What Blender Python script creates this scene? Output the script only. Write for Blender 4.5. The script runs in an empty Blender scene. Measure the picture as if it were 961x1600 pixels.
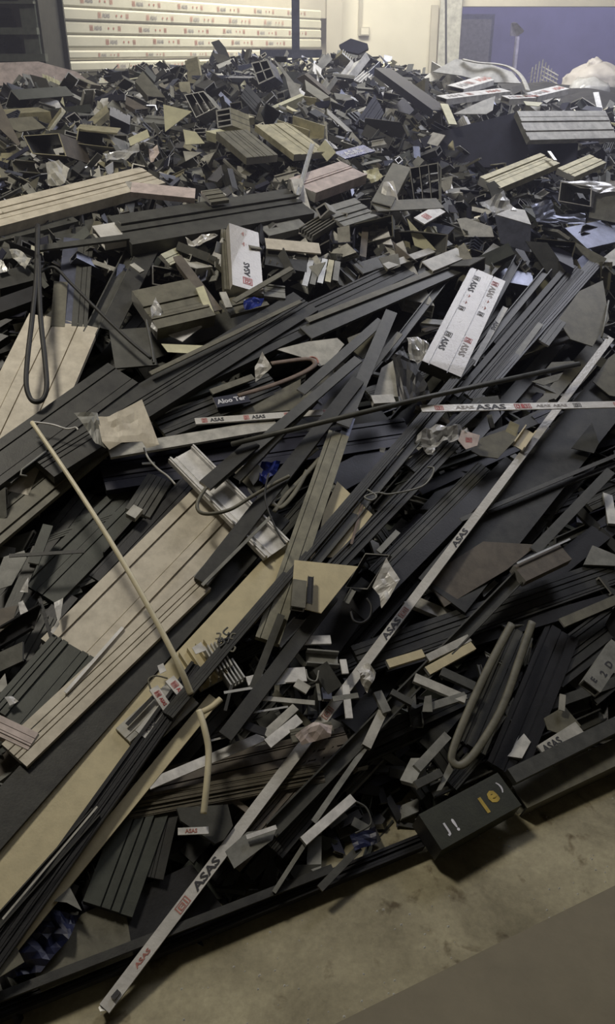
import bpy, bmesh, math, random
from mathutils import Vector, Matrix, noise

SC = bpy.context.scene
COL = SC.collection
rnd = random.Random(11)

# ------------------------------------------------------------------ camera
FPX = 1300.0                       # focal length in pixels of a 961x1600 frame
PITCH = math.radians(29.1)
CAM = Vector((0.0, 0.0, 1.65))
cd = bpy.data.cameras.new('camera')
cam = bpy.data.objects.new('camera', cd)
COL.objects.link(cam)
cam.location = CAM
cam.rotation_euler = (math.pi / 2 - PITCH, 0, 0)
cd.sensor_fit = 'VERTICAL'
cd.sensor_height = 36.0
cd.lens = 36.0 * FPX / 1600.0
cd.clip_start = 0.02
SC.camera = cam

# ------------------------------------------------------------------ world, lamps, exposure
w = bpy.data.worlds.new('world')
SC.world = w
w.use_nodes = True
w.node_tree.nodes['Background'].inputs[0].default_value = (0.62, 0.66, 0.9, 1)
w.node_tree.nodes['Background'].inputs[1].default_value = 0.06
SC.view_settings.view_transform = 'Standard'
SC.view_settings.look = 'None'
SC.view_settings.gamma = 1.0
SC.view_settings.use_curve_mapping = False
SC.view_settings.exposure = 0.0


def lamp(name, loc, aim, power, size, col, size_y=None):
    ld = bpy.data.lights.new(name, 'AREA')
    ld.energy = power
    ld.color = col
    ld.size = size
    if size_y:
        ld.shape = 'RECTANGLE'
        ld.size_y = size_y
    o = bpy.data.objects.new(name, ld)
    COL.objects.link(o)
    o.location = loc
    o.rotation_euler = (Vector(aim) - Vector(loc)).to_track_quat('-Z', 'Y').to_euler()
    return o


LAMPS = [
    ('ceiling_lamp_over_pile', (-1.5, 2.3, 3.9), (-0.3, 2.1, 0.4), 66, 0.55, (1.0, 0.93, 0.80), 0.55),
    ('ceiling_lamp_back', (0.4, 7.6, 4.1), (0.2, 9.4, 1.5), 275, 2.4, (1.0, 0.96, 0.88), 1.0),
    ('ceiling_lamp_right', (2.3, 5.2, 4.0), (1.6, 5.2, 1.0), 115, 1.6, (0.86, 0.87, 1.0), 1.6),
    ('doorway_fill_light', (3.8, 11.0, 4.1), (3.8, 13.4, 1.2), 95, 2.4, (0.62, 0.60, 1.0), 0.8),  # bluish fill added to brighten the wall beyond the doorway
]
for L in LAMPS:
    lamp(*L)

# ------------------------------------------------------------------ picture -> place
CF = Vector((0, math.cos(PITCH), -math.sin(PITCH)))
CU = Vector((0, math.sin(PITCH), math.cos(PITCH)))
CR = Vector((1, 0, 0))


def ray(px, py):
    return CF + CR * ((px - 480.5) / FPX) + CU * ((800 - py) / FPX)


def project(p):
    q = p - CAM
    d = q.dot(CF)
    return (480.5 + FPX * q.dot(CR) / d, 800 - FPX * q.dot(CU) / d, d)


def at_y(px, py, Y):
    r = ray(px, py)
    return CAM + r * (Y / r.y)


def at_z(px, py, z):
    r = ray(px, py)
    return CAM + r * ((z - CAM.z) / r.z)


E0 = at_z(20, 1603, 0)
E1 = at_z(961, 1195, 0)
ED = (E1 - E0).normalized()
EN = Vector((-ED.y, ED.x, 0))
PROFILE = [(-9, -0.3), (-0.02, -0.03), (0.02, 0.02), (1.9, 0.93), (2.6, 1.15), (3.8, 1.37), (4.8, 1.50), (5.6, 1.50), (7.5, 1.1), (9.0, 0.0), (12, -.3)]


def heap(x, y):
    """height of the scrap heap over the floor"""
    d = (x - E0.x) * EN.x + (y - E0.y) * EN.y
    for (a, ha), (b, hb) in zip(PROFILE, PROFILE[1:]):
        if a <= d < b:
            z = ha + (hb - ha) * (d - a) / (b - a)
            break
    else:
        z = -0.3
    # the heap sinks a little towards the left and right flanks at the back
    if y > 3.6:
        k = min(1.0, (y - 3.6) / 2.0)
        z -= k * 0.10 * min(1.5, max(0.0, -x - 1.0)) + k * 0.03 * max(0.0, x - 1.2)
    return z


def hit(px, py, lift=0.0):
    r = ray(px, py)
    t = 0.4
    prev = t
    while t < 14:
        p = CAM + r * t
        if p.z <= max(heap(p.x, p.y), 0.0) + lift:
            lo, hi = prev, t
            for _ in range(14):
                m = (lo + hi) / 2
                q = CAM + r * m
                if q.z <= max(heap(q.x, q.y), 0.0) + lift:
                    hi = m
                else:
                    lo = m
            return CAM + r * hi
        prev = t
        t += 0.03
    return at_y(px, py, 6.2)


def surf_normal(p):
    e = 0.25
    gx = (heap(p.x + e, p.y) - heap(p.x - e, p.y)) / (2 * e)
    gy = (heap(p.x, p.y + e) - heap(p.x, p.y - e)) / (2 * e)
    gx = max(-.6, min(.6, gx))
    gy = max(-.6, min(.6, gy))
    return Vector((-gx, -gy, 1)).normalized()


# ------------------------------------------------------------------ materials
MAT = {}


def mat(key, col, rough=0.5, metal=0.0, var=0.25, bump=0.15, scale=22.0, alpha=1.0, coat=0.0, dirt=None, spec=0.5):
    m = bpy.data.materials.new(key)
    m.use_nodes = True
    nt = m.node_tree
    b = nt.nodes['Principled BSDF']
    tc = nt.nodes.new('ShaderNodeTexCoord')
    n1 = nt.nodes.new('ShaderNodeTexNoise')
    n1.inputs['Scale'].default_value = scale
    n1.inputs['Detail'].default_value = 6
    n1.inputs['Roughness'].default_value = 0.65
    nt.links.new(tc.outputs['Object'], n1.inputs['Vector'])
    rp = nt.nodes.new('ShaderNodeValToRGB')
    c0 = [c * (1 - var) for c in col] + [1]
    c1 = [min(1, c * (1 + var)) for c in col] + [1]
    if dirt:
        c0 = list(dirt) + [1]
    rp.color_ramp.elements[0].position = 0.33
    rp.color_ramp.elements[1].position = 0.62
    rp.color_ramp.elements[0].color = c0
    rp.color_ramp.elements[1].color = c1
    nt.links.new(n1.outputs['Fac'], rp.inputs['Fac'])
    nt.links.new(rp.outputs['Color'], b.inputs['Base Color'])
    n2 = nt.nodes.new('ShaderNodeTexNoise')
    n2.inputs['Scale'].default_value = scale * 9
    n2.inputs['Detail'].default_value = 3
    nt.links.new(tc.outputs['Object'], n2.inputs['Vector'])
    bp = nt.nodes.new('ShaderNodeBump')
    bp.inputs['Strength'].default_value = bump
    bp.inputs['Distance'].default_value = 0.002
    nt.links.new(n2.outputs['Fac'], bp.inputs['Height'])
    nt.links.new(bp.outputs['Normal'], b.inputs['Normal'])
    b.inputs['Roughness'].default_value = rough
    b.inputs['Metallic'].default_value = metal
    b.inputs['Specular IOR Level'].default_value = spec
    b.inputs['Alpha'].default_value = alpha
    b.inputs['Coat Weight'].default_value = coat
    MAT[key] = m
    return m


mat('anthracite', (0.034, 0.034, 0.030), 0.55, dirt=(0.019, 0.019, 0.018))
mat('black', (0.016, 0.016, 0.018), 0.45)
mat('navy', (0.018, 0.019, 0.036), 0.5)
mat('dark_green', (0.048, 0.053, 0.043), 0.55)
mat('charcoal', (0.062, 0.062, 0.054), 0.5)
mat('olive', (0.135, 0.128, 0.095), 0.55)
mat('brown', (0.115, 0.098, 0.078), 0.6)
mat('grey', (0.21, 0.21, 0.19), 0.5)
mat('light_grey', (0.42, 0.41, 0.37), 0.5)
mat('white', (0.66, 0.65, 0.63), 0.45)
mat('beige', (0.58, 0.53, 0.43), 0.5, var=.10, dirt=(0.46, 0.415, 0.33))
mat('cream', (0.56, 0.49, 0.31), 0.5, var=.10)
mat('pale_yellow', (0.60, 0.58, 0.40), 0.45, var=.12)
mat('champagne', (0.40, 0.37, 0.25), 0.48, 0.4)
mat('aluminium', (0.50, 0.50, 0.48), 0.48, 0.7, var=.15)
mat('bronze', (0.13, 0.115, 0.085), 0.45, 0.4)
mat('steel_blue', (0.13, 0.14, 0.19), 0.4, 0.5)
mat('cut_edge', (0.52, 0.51, 0.48), 0.35, 0.6, var=.1)
mat('blue_film', (0.02, 0.035, 0.22), 0.25, coat=.5, var=.5)
mat('navy_film', (0.007, 0.010, 0.038), 0.45, coat=.3, var=.6)
mat('clear_film', (0.62, 0.62, 0.62), 0.18, coat=.8, var=.25, alpha=0.62, bump=.6, scale=14)
mat('white_film', (0.60, 0.585, 0.55), 0.3, coat=.4, var=.14, bump=.5, scale=12)
mat('block_wrap', (0.026, 0.028, 0.016), 0.5)
mat('printed_film', (0.38, 0.355, 0.32), 0.4, coat=.2, var=.10, bump=.4, scale=12)
mat('light_olive', (0.23, 0.22, 0.165), 0.5)
mat('red_ink', (0.42, 0.06, 0.06), 0.6)
mat('faded_red_ink', (0.40, 0.17, 0.14), 0.6)
mat('black_ink', (0.04, 0.04, 0.045), 0.6)
mat('grey_ink', (0.30, 0.28, 0.27), 0.6)
mat('blue_ink', (0.03, 0.06, 0.35), 0.6)
mat('white_ink', (0.62, 0.62, 0.66), 0.6)
mat('yellow_ink', (0.42, 0.30, 0.05), 0.6)
mat('rubber', (0.018, 0.018, 0.018), 0.6)
mat('brown_rubber', (0.17, 0.125, 0.10), 0.6)
mat('cream_plastic', (0.66, 0.60, 0.42), 0.4, var=.08)
mat('pinkish', (0.50, 0.42, 0.39), 0.5)

WORD = dict(light_olive='pale olive', anthracite='anthracite', black='black', navy='navy-black', dark_green='dark green-grey', charcoal='charcoal',
            olive='olive-grey', brown='brown', grey='grey', light_grey='light grey', white='white', beige='beige', cream='cream',
            pale_yellow='pale yellow', champagne='champagne-coloured', aluminium='bare silver', bronze='bronze', steel_blue='blue-grey',
            pinkish='pinkish', clear_film='clear', white_film='white', blue_film='blue')


# ------------------------------------------------------------------ object plumbing
LANDMARKS = []       # (px, py, phrase) for the labels of small scrap


def link(name, verts, faces, mats, origin, parent=None, fmat=None, smooth=False):
    me = bpy.data.meshes.new(name)
    me.from_pydata([tuple(v - origin) for v in verts], [], faces)
    for m in mats:
        me.materials.append(MAT[m] if isinstance(m, str) else m)
    if fmat:
        me.polygons.foreach_set('material_index', fmat)
    if smooth:
        me.polygons.foreach_set('use_smooth', [True] * len(faces))
    me.update()
    o = bpy.data.objects.new(name, me)
    COL.objects.link(o)
    if parent:
        o.parent = parent
    else:
        o.location = origin
    return o


def tag(o, label=None, cat=None, group=None, kind=None):
    if label:
        o['label'] = label
    if cat:
        o['category'] = cat
    if group:
        o['group'] = group
    if kind:
        o['kind'] = kind
    return o


BOXF = [(0, 1, 2, 3), (7, 6, 5, 4), (0, 4, 5, 1), (1, 5, 6, 2), (2, 6, 7, 3), (3, 7, 4, 0)]


def sweep(rects, A, B, ax, sd, nr, mit=(0, 0)):
    """wall rectangles (u0,u1,v0,v1) swept from A to B; mit shears the two cut ends"""
    vs, fs, fm = [], [], []
    for (u0, u1, v0, v1) in rects:
        k = len(vs)
        for end, P0, mm in ((0, A, mit[0]), (1, B, mit[1])):
            for (u, v) in ((u0, v0), (u0, v1), (u1, v1), (u1, v0)):
                vs.append(P0 + sd * u + nr * v + ax * (u * mm))
        for i, f in enumerate(BOXF):
            fs.append(tuple(k + j for j in f))
            fm.append(1 if i < 2 else 0)
    return vs, fs, fm


def section(kind, w, h, seed=0):
    r = random.Random(seed)
    a = w / 2
    t = min(0.004, w * 0.12, h * 0.3)
    if kind == 'flat':
        return [(-a, a, -h, 0)]
    if kind == 'tube':
        return [(-a, a, -t, 0), (-a, a, -h, -h + t), (-a, -a + t, -h + t, -t), (a - t, a, -h + t, -t)]
    if kind == 'channel':      # open side up
        return [(-a, a, -h, -h + t), (-a, -a + t, -h + t, 0), (a - t, a, -h + t, 0)]
    if kind == 'channel_down':
        return [(-a, a, -t, 0), (-a, -a + t, -h, -t), (a - t, a, -h, -t)]
    if kind == 'angle':
        return [(-a, a, -t, 0), (a - t, a, -h, -t)]
    if kind == 'h':
        return [(-a, -a + t, -h, 0), (a - t, a, -h, 0), (-a + t, a - t, -h * .55, -h * .55 + t)]
    if kind == 'gutter':
        e = w * .13
        return [(-a, a, -h, -h + t), (-a, -a + e, -h + t, -h * .25), (-a + t, -a + e - t, -h * .25, 0), (a - e, a, -h + t, -h * .25),
                (a - e + t, a - t, -h * .25, 0), (-a + 2.2 * e, -a + 2.2 * e + t, -h + t, -h * .7)]
    if kind == 'multi':
        n = r.choice((2, 3))
        out = [(-a, a, -t, 0), (-a, a, -h, -h + t), (-a, -a + t, -h + t, -t), (a - t, a, -h + t, -t)]
        for i in range(1, n):
            u = -a + w * i / n + r.uniform(-.05, .05) * w
            out.append((u - t / 2, u + t / 2, -h + t, -t))
        if r.random() < .6:
            out.append((-a + t, a - t, -h * .55 - t / 2, -h * .55 + t / 2))
        return out
    if kind == 'comb':
        n = r.choice((4, 5, 6))
        out = [(-a, a, -h, -h * .7)]
        for i in range(n):
            u = -a + (w - t) * i / (n - 1)
            out.append((u, u + t, -h * .7, 0))
        return out
    # ribbed: a plate with raised strips and grooves between them
    g = min(0.0035, w * 0.035)
    n = {'ribbed': r.choice((4, 5, 6)), 'grooved': r.choice((3, 4)), 'fine': r.choice((8, 9))}[kind]
    ws = [r.uniform(.35, 1.6) for _ in range(n)]
    s = sum(ws)
    out = [(-a, a, -h, -min(0.007, h * .45))]
    u = -a
    for i, x in enumerate(ws):
        wd = x / s * w
        top = -r.choice((0, 0, .0025, .005)) if n > 3 else -r.choice((0, .002))
        top = max(top, -h * .4)
        out.append((u + (g / 2 if i else 0), u + wd - (g / 2 if i < n - 1 else 0), -min(0.007, h * .45), top))
        u += wd
    return out


KN = dict(flat=('flat_bar', 'bar'), tube=('box_tube', 'tube'), channel=('channel_profile', 'profile'), channel_down=('channel_profile', 'profile'),
          angle=('angle_profile', 'profile'), h=('web_profile', 'profile'), gutter=('gutter_profile', 'profile'),
          multi=('chambered_profile', 'profile'), comb=('comb_profile', 'profile'), ribbed=('ribbed_profile', 'profile'),
          grooved=('grooved_profile', 'profile'), fine=('ribbed_profile', 'profile'))
_seed = [100]


def P(kind, ax_, ay_, bx_, by_, wpx, m, lab, lift=0.04, lift2=None, h=None, roll=0, mit=(0, 0), name=None, cat=None, group=None, cut='cut_edge', lm=None, seed=None, part_of=None):
    """a straight extrusion whose top centre line runs between two points over the heap"""
    A = hit(ax_, ay_, lift)
    B = hit(bx_, by_, lift if lift2 is None else lift2)
    return P3(kind, A, B, wpx, m, lab, h, roll, mit, name, cat, group, cut, lm, seed, part_of)


def P3(kind, A, B, wpx, m, lab, h=None, roll=0, mit=(0, 0), name=None, cat=None, group=None, cut='cut_edge', lm=None, seed=None, part_of=None, nrm=None):
    mid = (A + B) / 2
    ax = (B - A).normalized()
    n = nrm or surf_normal(mid)
    sd = n.cross(ax).normalized()
    nr = ax.cross(sd).normalized()
    if roll:
        q = Matrix.Rotation(math.radians(roll), 3, ax)
        sd = q @ sd
        nr = q @ nr
    # real width from the apparent one
    x0, y0, d0 = project(mid)
    x1, y1, _ = project(mid + sd * 0.01)
    axp = project(mid + ax * 0.01)
    ex, ey = axp[0] - x0, axp[1] - y0
    l = math.hypot(ex, ey) or 1
    perp = abs((x1 - x0) * ey - (y1 - y0) * ex) / l
    wd = wpx / max(perp, 1e-3) * 0.01
    wd = min(wd, wpx / FPX * d0 * 2.2)
    if h is None:
        h = {'flat': min(.006, wd * .3), 'tube': wd * .6, 'channel': wd * .5, 'channel_down': wd * .5, 'angle': wd * .6, 'h': wd * .6,
             'gutter': wd * .4, 'multi': wd * .55, 'comb': wd * .4, 'ribbed': max(.012, wd * .22), 'grooved': max(.01, wd * .2), 'fine': wd * .25}[kind]
    if seed is None:
        _seed[0] += 1
        seed = _seed[0]
    vs, fs, fm = sweep(section(kind, wd, h, seed), A, B, ax, sd, nr, mit)
    nm, ct = KN[kind]
    org = part_of['org'] if part_of else A
    o = link(name or nm, vs, fs, [m, cut], org, part_of['o'] if part_of else None, fm)
    if not part_of:
        tag(o, lab, cat or ct, group)
    if lm:
        LANDMARKS.append(((ax_m := project(mid))[0], ax_m[1], lm))
    return dict(o=o, A=A, B=B, ax=ax, sd=sd, nr=nr, w=wd, h=h, org=org, mid=mid)


def plane_pts(poly, lift, nrm=None, tilt=None):
    cx = sum(p[0] for p in poly) / len(poly)
    cy = sum(p[1] for p in poly) / len(poly)
    c = hit(cx, cy, lift)
    n = nrm or surf_normal(c)
    if tilt is not None:        # lean the sheet towards the viewer: 0 lies on the heap, 1 faces the viewer
        v = (CAM - c).normalized()
        n = (n * (1 - tilt) + v * tilt).normalized()
    pts = []
    for (px, py) in poly:
        r = ray(px, py)
        dn = r.dot(n)
        t = (c - CAM).dot(n) / dn if abs(dn) > .04 else (c - CAM).length
        t0 = (c - CAM).length / r.length
        t = max(t0 * .7, min(t0 * 1.35, t))
        pts.append(CAM + r * t)
    return c, n, pts


def plate(poly, m, lab, lift=0.05, t=0.003, tilt=0.15, name='sheet_offcut', cat='sheet', group=None, lm=None, edge=None):
    c, n, pts = plane_pts(poly, lift, None, tilt)
    k = len(pts)
    vs = pts + [p - n * t for p in pts]
    area = sum((pts[i] - c).cross(pts[(i + 1) % k] - c).dot(n) for i in range(k))
    top = list(range(k)) if area > 0 else list(range(k))[::-1]
    bot = [i + k for i in top][::-1]
    fs = [tuple(top), tuple(bot)]
    fm = [0, 0]
    for i in range(k):
        a, b = top[i], top[(i + 1) % k]
        fs.append((b, a, a + k, b + k))
        fm.append(1)
    o = link(name, vs, fs, [m, edge or m], c, None, fm)
    tag(o, lab, cat, group)
    if lm:
        LANDMARKS.append((sum(p[0] for p in poly) / k, sum(p[1] for p in poly) / k, lm))
    ax = (pts[1] - pts[0]).normalized()
    return dict(o=o, c=c, org=c, nr=n, pts=pts, ax=ax)


def film(poly, m, lab, lift=0.06, amp=0.012, tilt=0.2, cuts=4, name='film_scrap', cat='film', group=None, lm=None, freq=26, part_of=None):
    """a crumpled piece of film or foil"""
    c, n, pts = plane_pts(poly, lift, None, tilt)
    if part_of:
        org = part_of['org']
    else:
        org = c
    bm = bmesh.new()
    f = bm.faces.new([bm.verts.new(p - org) for p in pts])
    bmesh.ops.triangulate(bm, faces=[f])
    bmesh.ops.subdivide_edges(bm, edges=bm.edges[:], cuts=cuts, use_grid_fill=True)
    off = Vector((rnd.random() * 50, rnd.random() * 50, 0))
    for v in bm.verts:
        q = (v.co + org) * freq + off
        a = abs(noise.noise(q)) * 2 - .5 + .5 * noise.noise(q * 2.3)
        v.co += n * a * amp + Vector((noise.noise(q + Vector((9, 0, 0))), noise.noise(q + Vector((0, 9, 0))), 0)) * amp * .5
    me = bpy.data.meshes.new(name)
    bm.to_mesh(me)
    bm.free()
    me.materials.append(MAT[m])
    o = bpy.data.objects.new(name, me)
    COL.objects.link(o)
    if part_of:
        o.parent = part_of['o']
    else:
        o.location = org
        tag(o, lab, cat, group)
    s = o.modifiers.new('thickness', 'SOLIDIFY')
    s.thickness = 0.0012
    if lm:
        LANDMARKS.append((sum(p[0] for p in poly) / len(poly), sum(p[1] for p in poly) / len(poly), lm))
    return dict(o=o, c=c, org=org, nr=n, pts=pts, ax=(pts[1] - pts[0]).normalized())


def open_tube(quad, depth, m, lab, lift=0.12, tilt=0.6, back=(0.0, 1.0), webs=(), wall=0.004, inner=None, cut='cut_edge', name='box_tube', cat='tube', group=None, lm=None):
    """a hollow section seen into its open cut end; quad = the opening, clockwise from its top left"""
    c, n, q = plane_pts(quad, lift, None, tilt)
    bx = Vector((back[0], back[1] * 1.0, -0.35)).normalized()
    # the tube runs back into the heap, mostly away from the viewer
    ctr = sum(q, Vector()) / 4

    def ins(i):
        return q[i] + (ctr - q[i]).normalized() * min(wall * 1.6, (ctr - q[i]).length * .3)
    o4 = list(q)
    i4 = [ins(i) for i in range(4)]
    D = bx * depth
    vs = o4 + i4 + [p + D for p in o4] + [p + D for p in i4]
    fs, fm = [], []
    for i in range(4):
        j = (i + 1) % 4
        fs.append((i, j, 4 + j, 4 + i)); fm.append(1)                # rim
        fs.append((i, 8 + i, 8 + j, j)); fm.append(0)                # outside
        fs.append((4 + i, 4 + j, 12 + j, 12 + i)); fm.append(2)      # inside
        fs.append((8 + j, 8 + i, 12 + i, 12 + j)); fm.append(1)
    for s in webs:                                                   # inner walls at fractions along the top edge; negative = across the side
        if s > 0:
            a, b = q[0].lerp(q[1], s), q[3].lerp(q[2], s)
            e = (q[1] - q[0]).normalized() * wall * .5
        else:
            a, b = q[0].lerp(q[3], -s), q[1].lerp(q[2], -s)
            e = (q[3] - q[0]).normalized() * wall * .5
        k = len(vs)
        vs += [a - e, a + e, b + e, b - e, a - e + D, a + e + D, b + e + D, b - e + D]
        for i, f in enumerate(BOXF):
            fs.append(tuple(k + x for x in f)); fm.append(1 if i == 0 else 2)
    o = link(name, vs, fs, [m, cut, inner or m], c, None, fm)
    tag(o, lab, cat, group)
    if lm:
        LANDMARKS.append((sum(p[0] for p in quad) / 4, sum(p[1] for p in quad) / 4, lm))
    return dict(o=o, c=c, org=c, nr=n, pts=q, ax=(q[1] - q[0]).normalized())


def spline(pts, n=7):
    out = []
    for i in range(len(pts) - 1):
        p0 = pts[max(i - 1, 0)]; p1 = pts[i]; p2 = pts[i + 1]; p3 = pts[min(i + 2, len(pts) - 1)]
        for k in range(n):
            t = k / n
            out.append(0.5 * ((2 * p1) + (p2 - p0) * t + (2 * p0 - 5 * p1 + 4 * p2 - p3) * t * t + (3 * p1 - p0 - 3 * p2 + p3) * t ** 3))
    out.append(pts[-1])
    return out


def cable(pix, rpx, m, lab, lift=0.06, lifts=None, flat=1.0, name='cable', cat='cable', sides=8, group=None, lm=None, straight=False, part_of=None, rends=None):
    pts = [hit(p[0], p[1], lifts[i] if lifts else lift) for i, p in enumerate(pix)]
    path = pts if straight else spline(pts)
    vs, fs = [], []
    up = None
    for i, p in enumerate(path):
        d = (path[min(i + 1, len(path) - 1)] - path[max(i - 1, 0)]).normalized()
        n = surf_normal(p)
        s = n.cross(d).normalized()
        if up and s.dot(up) < 0:
            s = -s
        up = s
        n = d.cross(s).normalized()
        r = rpx if not rends else rpx * (rends[0] + (rends[1] - rends[0]) * i / (len(path) - 1))
        r = r / FPX * project(p)[2]
        for k in range(sides):
            a = 2 * math.pi * k / sides
            vs.append(p + s * (math.cos(a) * r) + n * (math.sin(a) * r * flat))
    L = len(path)
    for i in range(L - 1):
        for k in range(sides):
            k2 = (k + 1) % sides
            fs.append((i * sides + k, i * sides + k2, (i + 1) * sides + k2, (i + 1) * sides + k))
    fs.append(tuple(range(sides))[::-1])
    fs.append(tuple((L - 1) * sides + k for k in range(sides)))
    org = part_of['org'] if part_of else pts[0]
    o = link(name, vs, fs, [m], org, part_of['o'] if part_of else None, None, True)
    if not part_of:
        tag(o, lab, cat, group)
    if lm:
        LANDMARKS.append((pix[len(pix) // 2][0], pix[len(pix) // 2][1], lm))
    return dict(o=o, A=pts[0], B=pts[-1], org=org)


# ------------------------------------------------------------------ prints
_tcache = {}


def text_mesh(s, bold=0.035):
    if s in _tcache:
        return _tcache[s]
    c = bpy.data.curves.new('lettering', 'FONT')
    c.body = s
    c.size = 1.0
    c.offset = bold
    c.resolution_u = 2
    o = bpy.data.objects.new('lettering', c)
    COL.objects.link(o)
    dg = bpy.context.evaluated_depsgraph_get()
    dg.update()
    me = bpy.data.meshes.new_from_object(o.evaluated_get(dg))
    vs = [v.co.copy() for v in me.vertices]
    fs = [tuple(p.vertices) for p in me.polygons]
    bpy.data.objects.remove(o)
    bpy.data.curves.remove(c)
    bpy.data.meshes.remove(me)
    x0 = min(v.x for v in vs); x1 = max(v.x for v in vs)
    y0 = min(v.y for v in vs); y1 = max(v.y for v in vs)
    H = y1 - y0
    vs = [Vector(((v.x - x0) / H, (v.y - y0) / H - .5, 0)) for v in vs]
    _tcache[s] = (vs, fs, (x1 - x0) / H)
    return _tcache[s]


def rect2(x0, x1, y0, y1):
    return [Vector((x0, y0, 0)), Vector((x1, y0, 0)), Vector((x1, y1, 0)), Vector((x0, y1, 0))]


def emblem(open_frame=False):
    """the square mark printed before the word: a frame round a looped stroke with an upright"""
    R = [] if open_frame else [(0, 1, -.5, -.42), (0, 1, .42, .5), (0, .08, -.42, .42), (.92, 1, -.42, .42)]
    R += [(.72, .82, -.34, .34), (.18, .28, -.34, .2), (.18, .62, .2, .3), (.52, .62, -.2, .2), (.18, .62, -.34, -.24), (.34, .62, -.05, .05)]
    vs, fs = [], []
    for r in R:
        k = len(vs)
        vs += rect2(*r)
        fs.append((k, k + 1, k + 2, k + 3))
    return vs, fs, 1.0


def printed(th, what, at, size, m='black_ink', u=0.0, rev=False, name='printed_lettering', sx=1.0, base=None, side=False):
    """lay flat print on the top face of an extrusion: at = metres from A along it, size = letter height in metres"""
    vs, fs, wd = emblem(what == 'open') if what in ('emblem', 'open') else text_mesh(what)
    ax, sd = (th['ax'], th['sd'])
    nr = th['nr']
    if side:
        ax, sd, nr = th['ax'], -th['nr'], th['sd']
    if rev:
        ax, sd = -ax, -sd
    o0 = (base or th['A']) + th['ax'] * at + (th['sd'] if not side else -th['nr']) * u + nr * 0.0008
    pts = [o0 + ax * (v.x * size * sx) + sd * (v.y * size) for v in vs]
    o = link(name, pts, fs, [m], th['org'], th['o'])
    return wd * size * sx

# ================================================================== the setting
def box(name, x0, x1, y0, y1, z0, z1, m, parent=None, org=None):
    vs = [Vector(p) for p in ((x0, y0, z0), (x0, y1, z0), (x1, y1, z0), (x1, y0, z0), (x0, y0, z1), (x0, y1, z1), (x1, y1, z1), (x1, y0, z1))]
    fs = [(0, 1, 2, 3), (7, 6, 5, 4), (4, 5, 1, 0), (5, 6, 2, 1), (6, 7, 3, 2), (7, 4, 0, 3)]
    return link(name, vs, fs, [m], org or Vector(((x0 + x1) / 2, (y0 + y1) / 2, z0)), parent)


def struct(o):
    o['kind'] = 'structure'
    return o


# concrete floor with stains
fm = bpy.data.materials.new('concrete_floor')
fm.use_nodes = True
nt = fm.node_tree
b = nt.nodes['Principled BSDF']
tc = nt.nodes.new('ShaderNodeTexCoord')


def nz(scale, detail, rough=0.6, dist=0.0):
    n = nt.nodes.new('ShaderNodeTexNoise')
    n.inputs['Scale'].default_value = scale
    n.inputs['Detail'].default_value = detail
    n.inputs['Roughness'].default_value = rough
    n.inputs['Distortion'].default_value = dist
    nt.links.new(tc.outputs['Object'], n.inputs['Vector'])
    return n


def ramp(src, stops):
    r = nt.nodes.new('ShaderNodeValToRGB')
    e = r.color_ramp.elements
    e[0].position, e[0].color = stops[0][0], (*stops[0][1], 1)
    e[1].position, e[1].color = stops[1][0], (*stops[1][1], 1)
    for s in stops[2:]:
        k = e.new(s[0])
        k.color = (*s[1], 1)
    nt.links.new(src, r.inputs['Fac'])
    return r


def mixc(a, b2, fac, mode='MIX'):
    m = nt.nodes.new('ShaderNodeMix')
    m.data_type = 'RGBA'
    m.blend_type = mode
    if isinstance(fac, float):
        m.inputs[0].default_value = fac
    else:
        nt.links.new(fac, m.inputs[0])
    nt.links.new(a, m.inputs[6])
    nt.links.new(b2, m.inputs[7])
    return m.outputs[2]


base = ramp(nz(3.2, 7, .62, .6).outputs['Fac'], [(0.32, (0.17, 0.148, 0.088)), (0.66, (0.42, 0.378, 0.245))])
spots = ramp(nz(13, 4, .55, .3).outputs['Fac'], [(0.30, (0.38, 0.32, 0.24)), (0.40, (1, 1, 1))])
fine = ramp(nz(90, 3).outputs['Fac'], [(0.3, (0.86, 0.86, 0.86)), (0.7, (1.1, 1.1, 1.1))])
c1 = mixc(base.outputs['Color'], spots.outputs['Color'], 1.0, 'MULTIPLY')
c2 = mixc(c1, fine.outputs['Color'], 1.0, 'MULTIPLY')
nt.links.new(c2, b.inputs['Base Color'])
b.inputs['Roughness'].default_value = 0.75
bp = nt.nodes.new('ShaderNodeBump')
bp.inputs['Strength'].default_value = 0.3
bp.inputs['Distance'].default_value = 0.003
nt.links.new(nz(55, 5).outputs['Fac'], bp.inputs['Height'])
nt.links.new(bp.outputs['Normal'], b.inputs['Normal'])
MAT['concrete'] = fm

mat('floor_strip', (0.185, 0.16, 0.105), 0.7, var=.10, scale=6, bump=.3)
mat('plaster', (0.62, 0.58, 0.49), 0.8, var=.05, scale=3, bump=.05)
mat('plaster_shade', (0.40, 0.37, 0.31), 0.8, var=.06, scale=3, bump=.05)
mat('blue_wall', (0.22, 0.215, 0.33), 0.85, var=.12, scale=2.2, bump=.05)
mat('ceiling_paint', (0.30, 0.30, 0.29), 0.9, var=.05)

struct(box('floor', -7, 9, -3, 14, -0.25, 0.0, 'concrete'))
# the darker, slightly browner strip laid over the floor in front of the worn concrete
s0, s1 = at_z(525, 1601, 0), at_z(961, 1385, 0)
dd = (s1 - s0).normalized()
nn = Vector((-dd.y, dd.x, 0))
q = [s0 - dd * 4, s1 + dd * 5, s1 + dd * 5 - nn * 3.2, s0 - dd * 4 - nn * 3.2]
struct(link('trim_1', [p + Vector((0, 0, .004)) for p in q] + [p - Vector((0, 0, .02)) for p in q],
            [(3, 2, 1, 0), (4, 5, 6, 7), (0, 1, 5, 4), (1, 2, 6, 5), (2, 3, 7, 6), (3, 0, 4, 7)], ['floor_strip'], s0))

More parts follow.
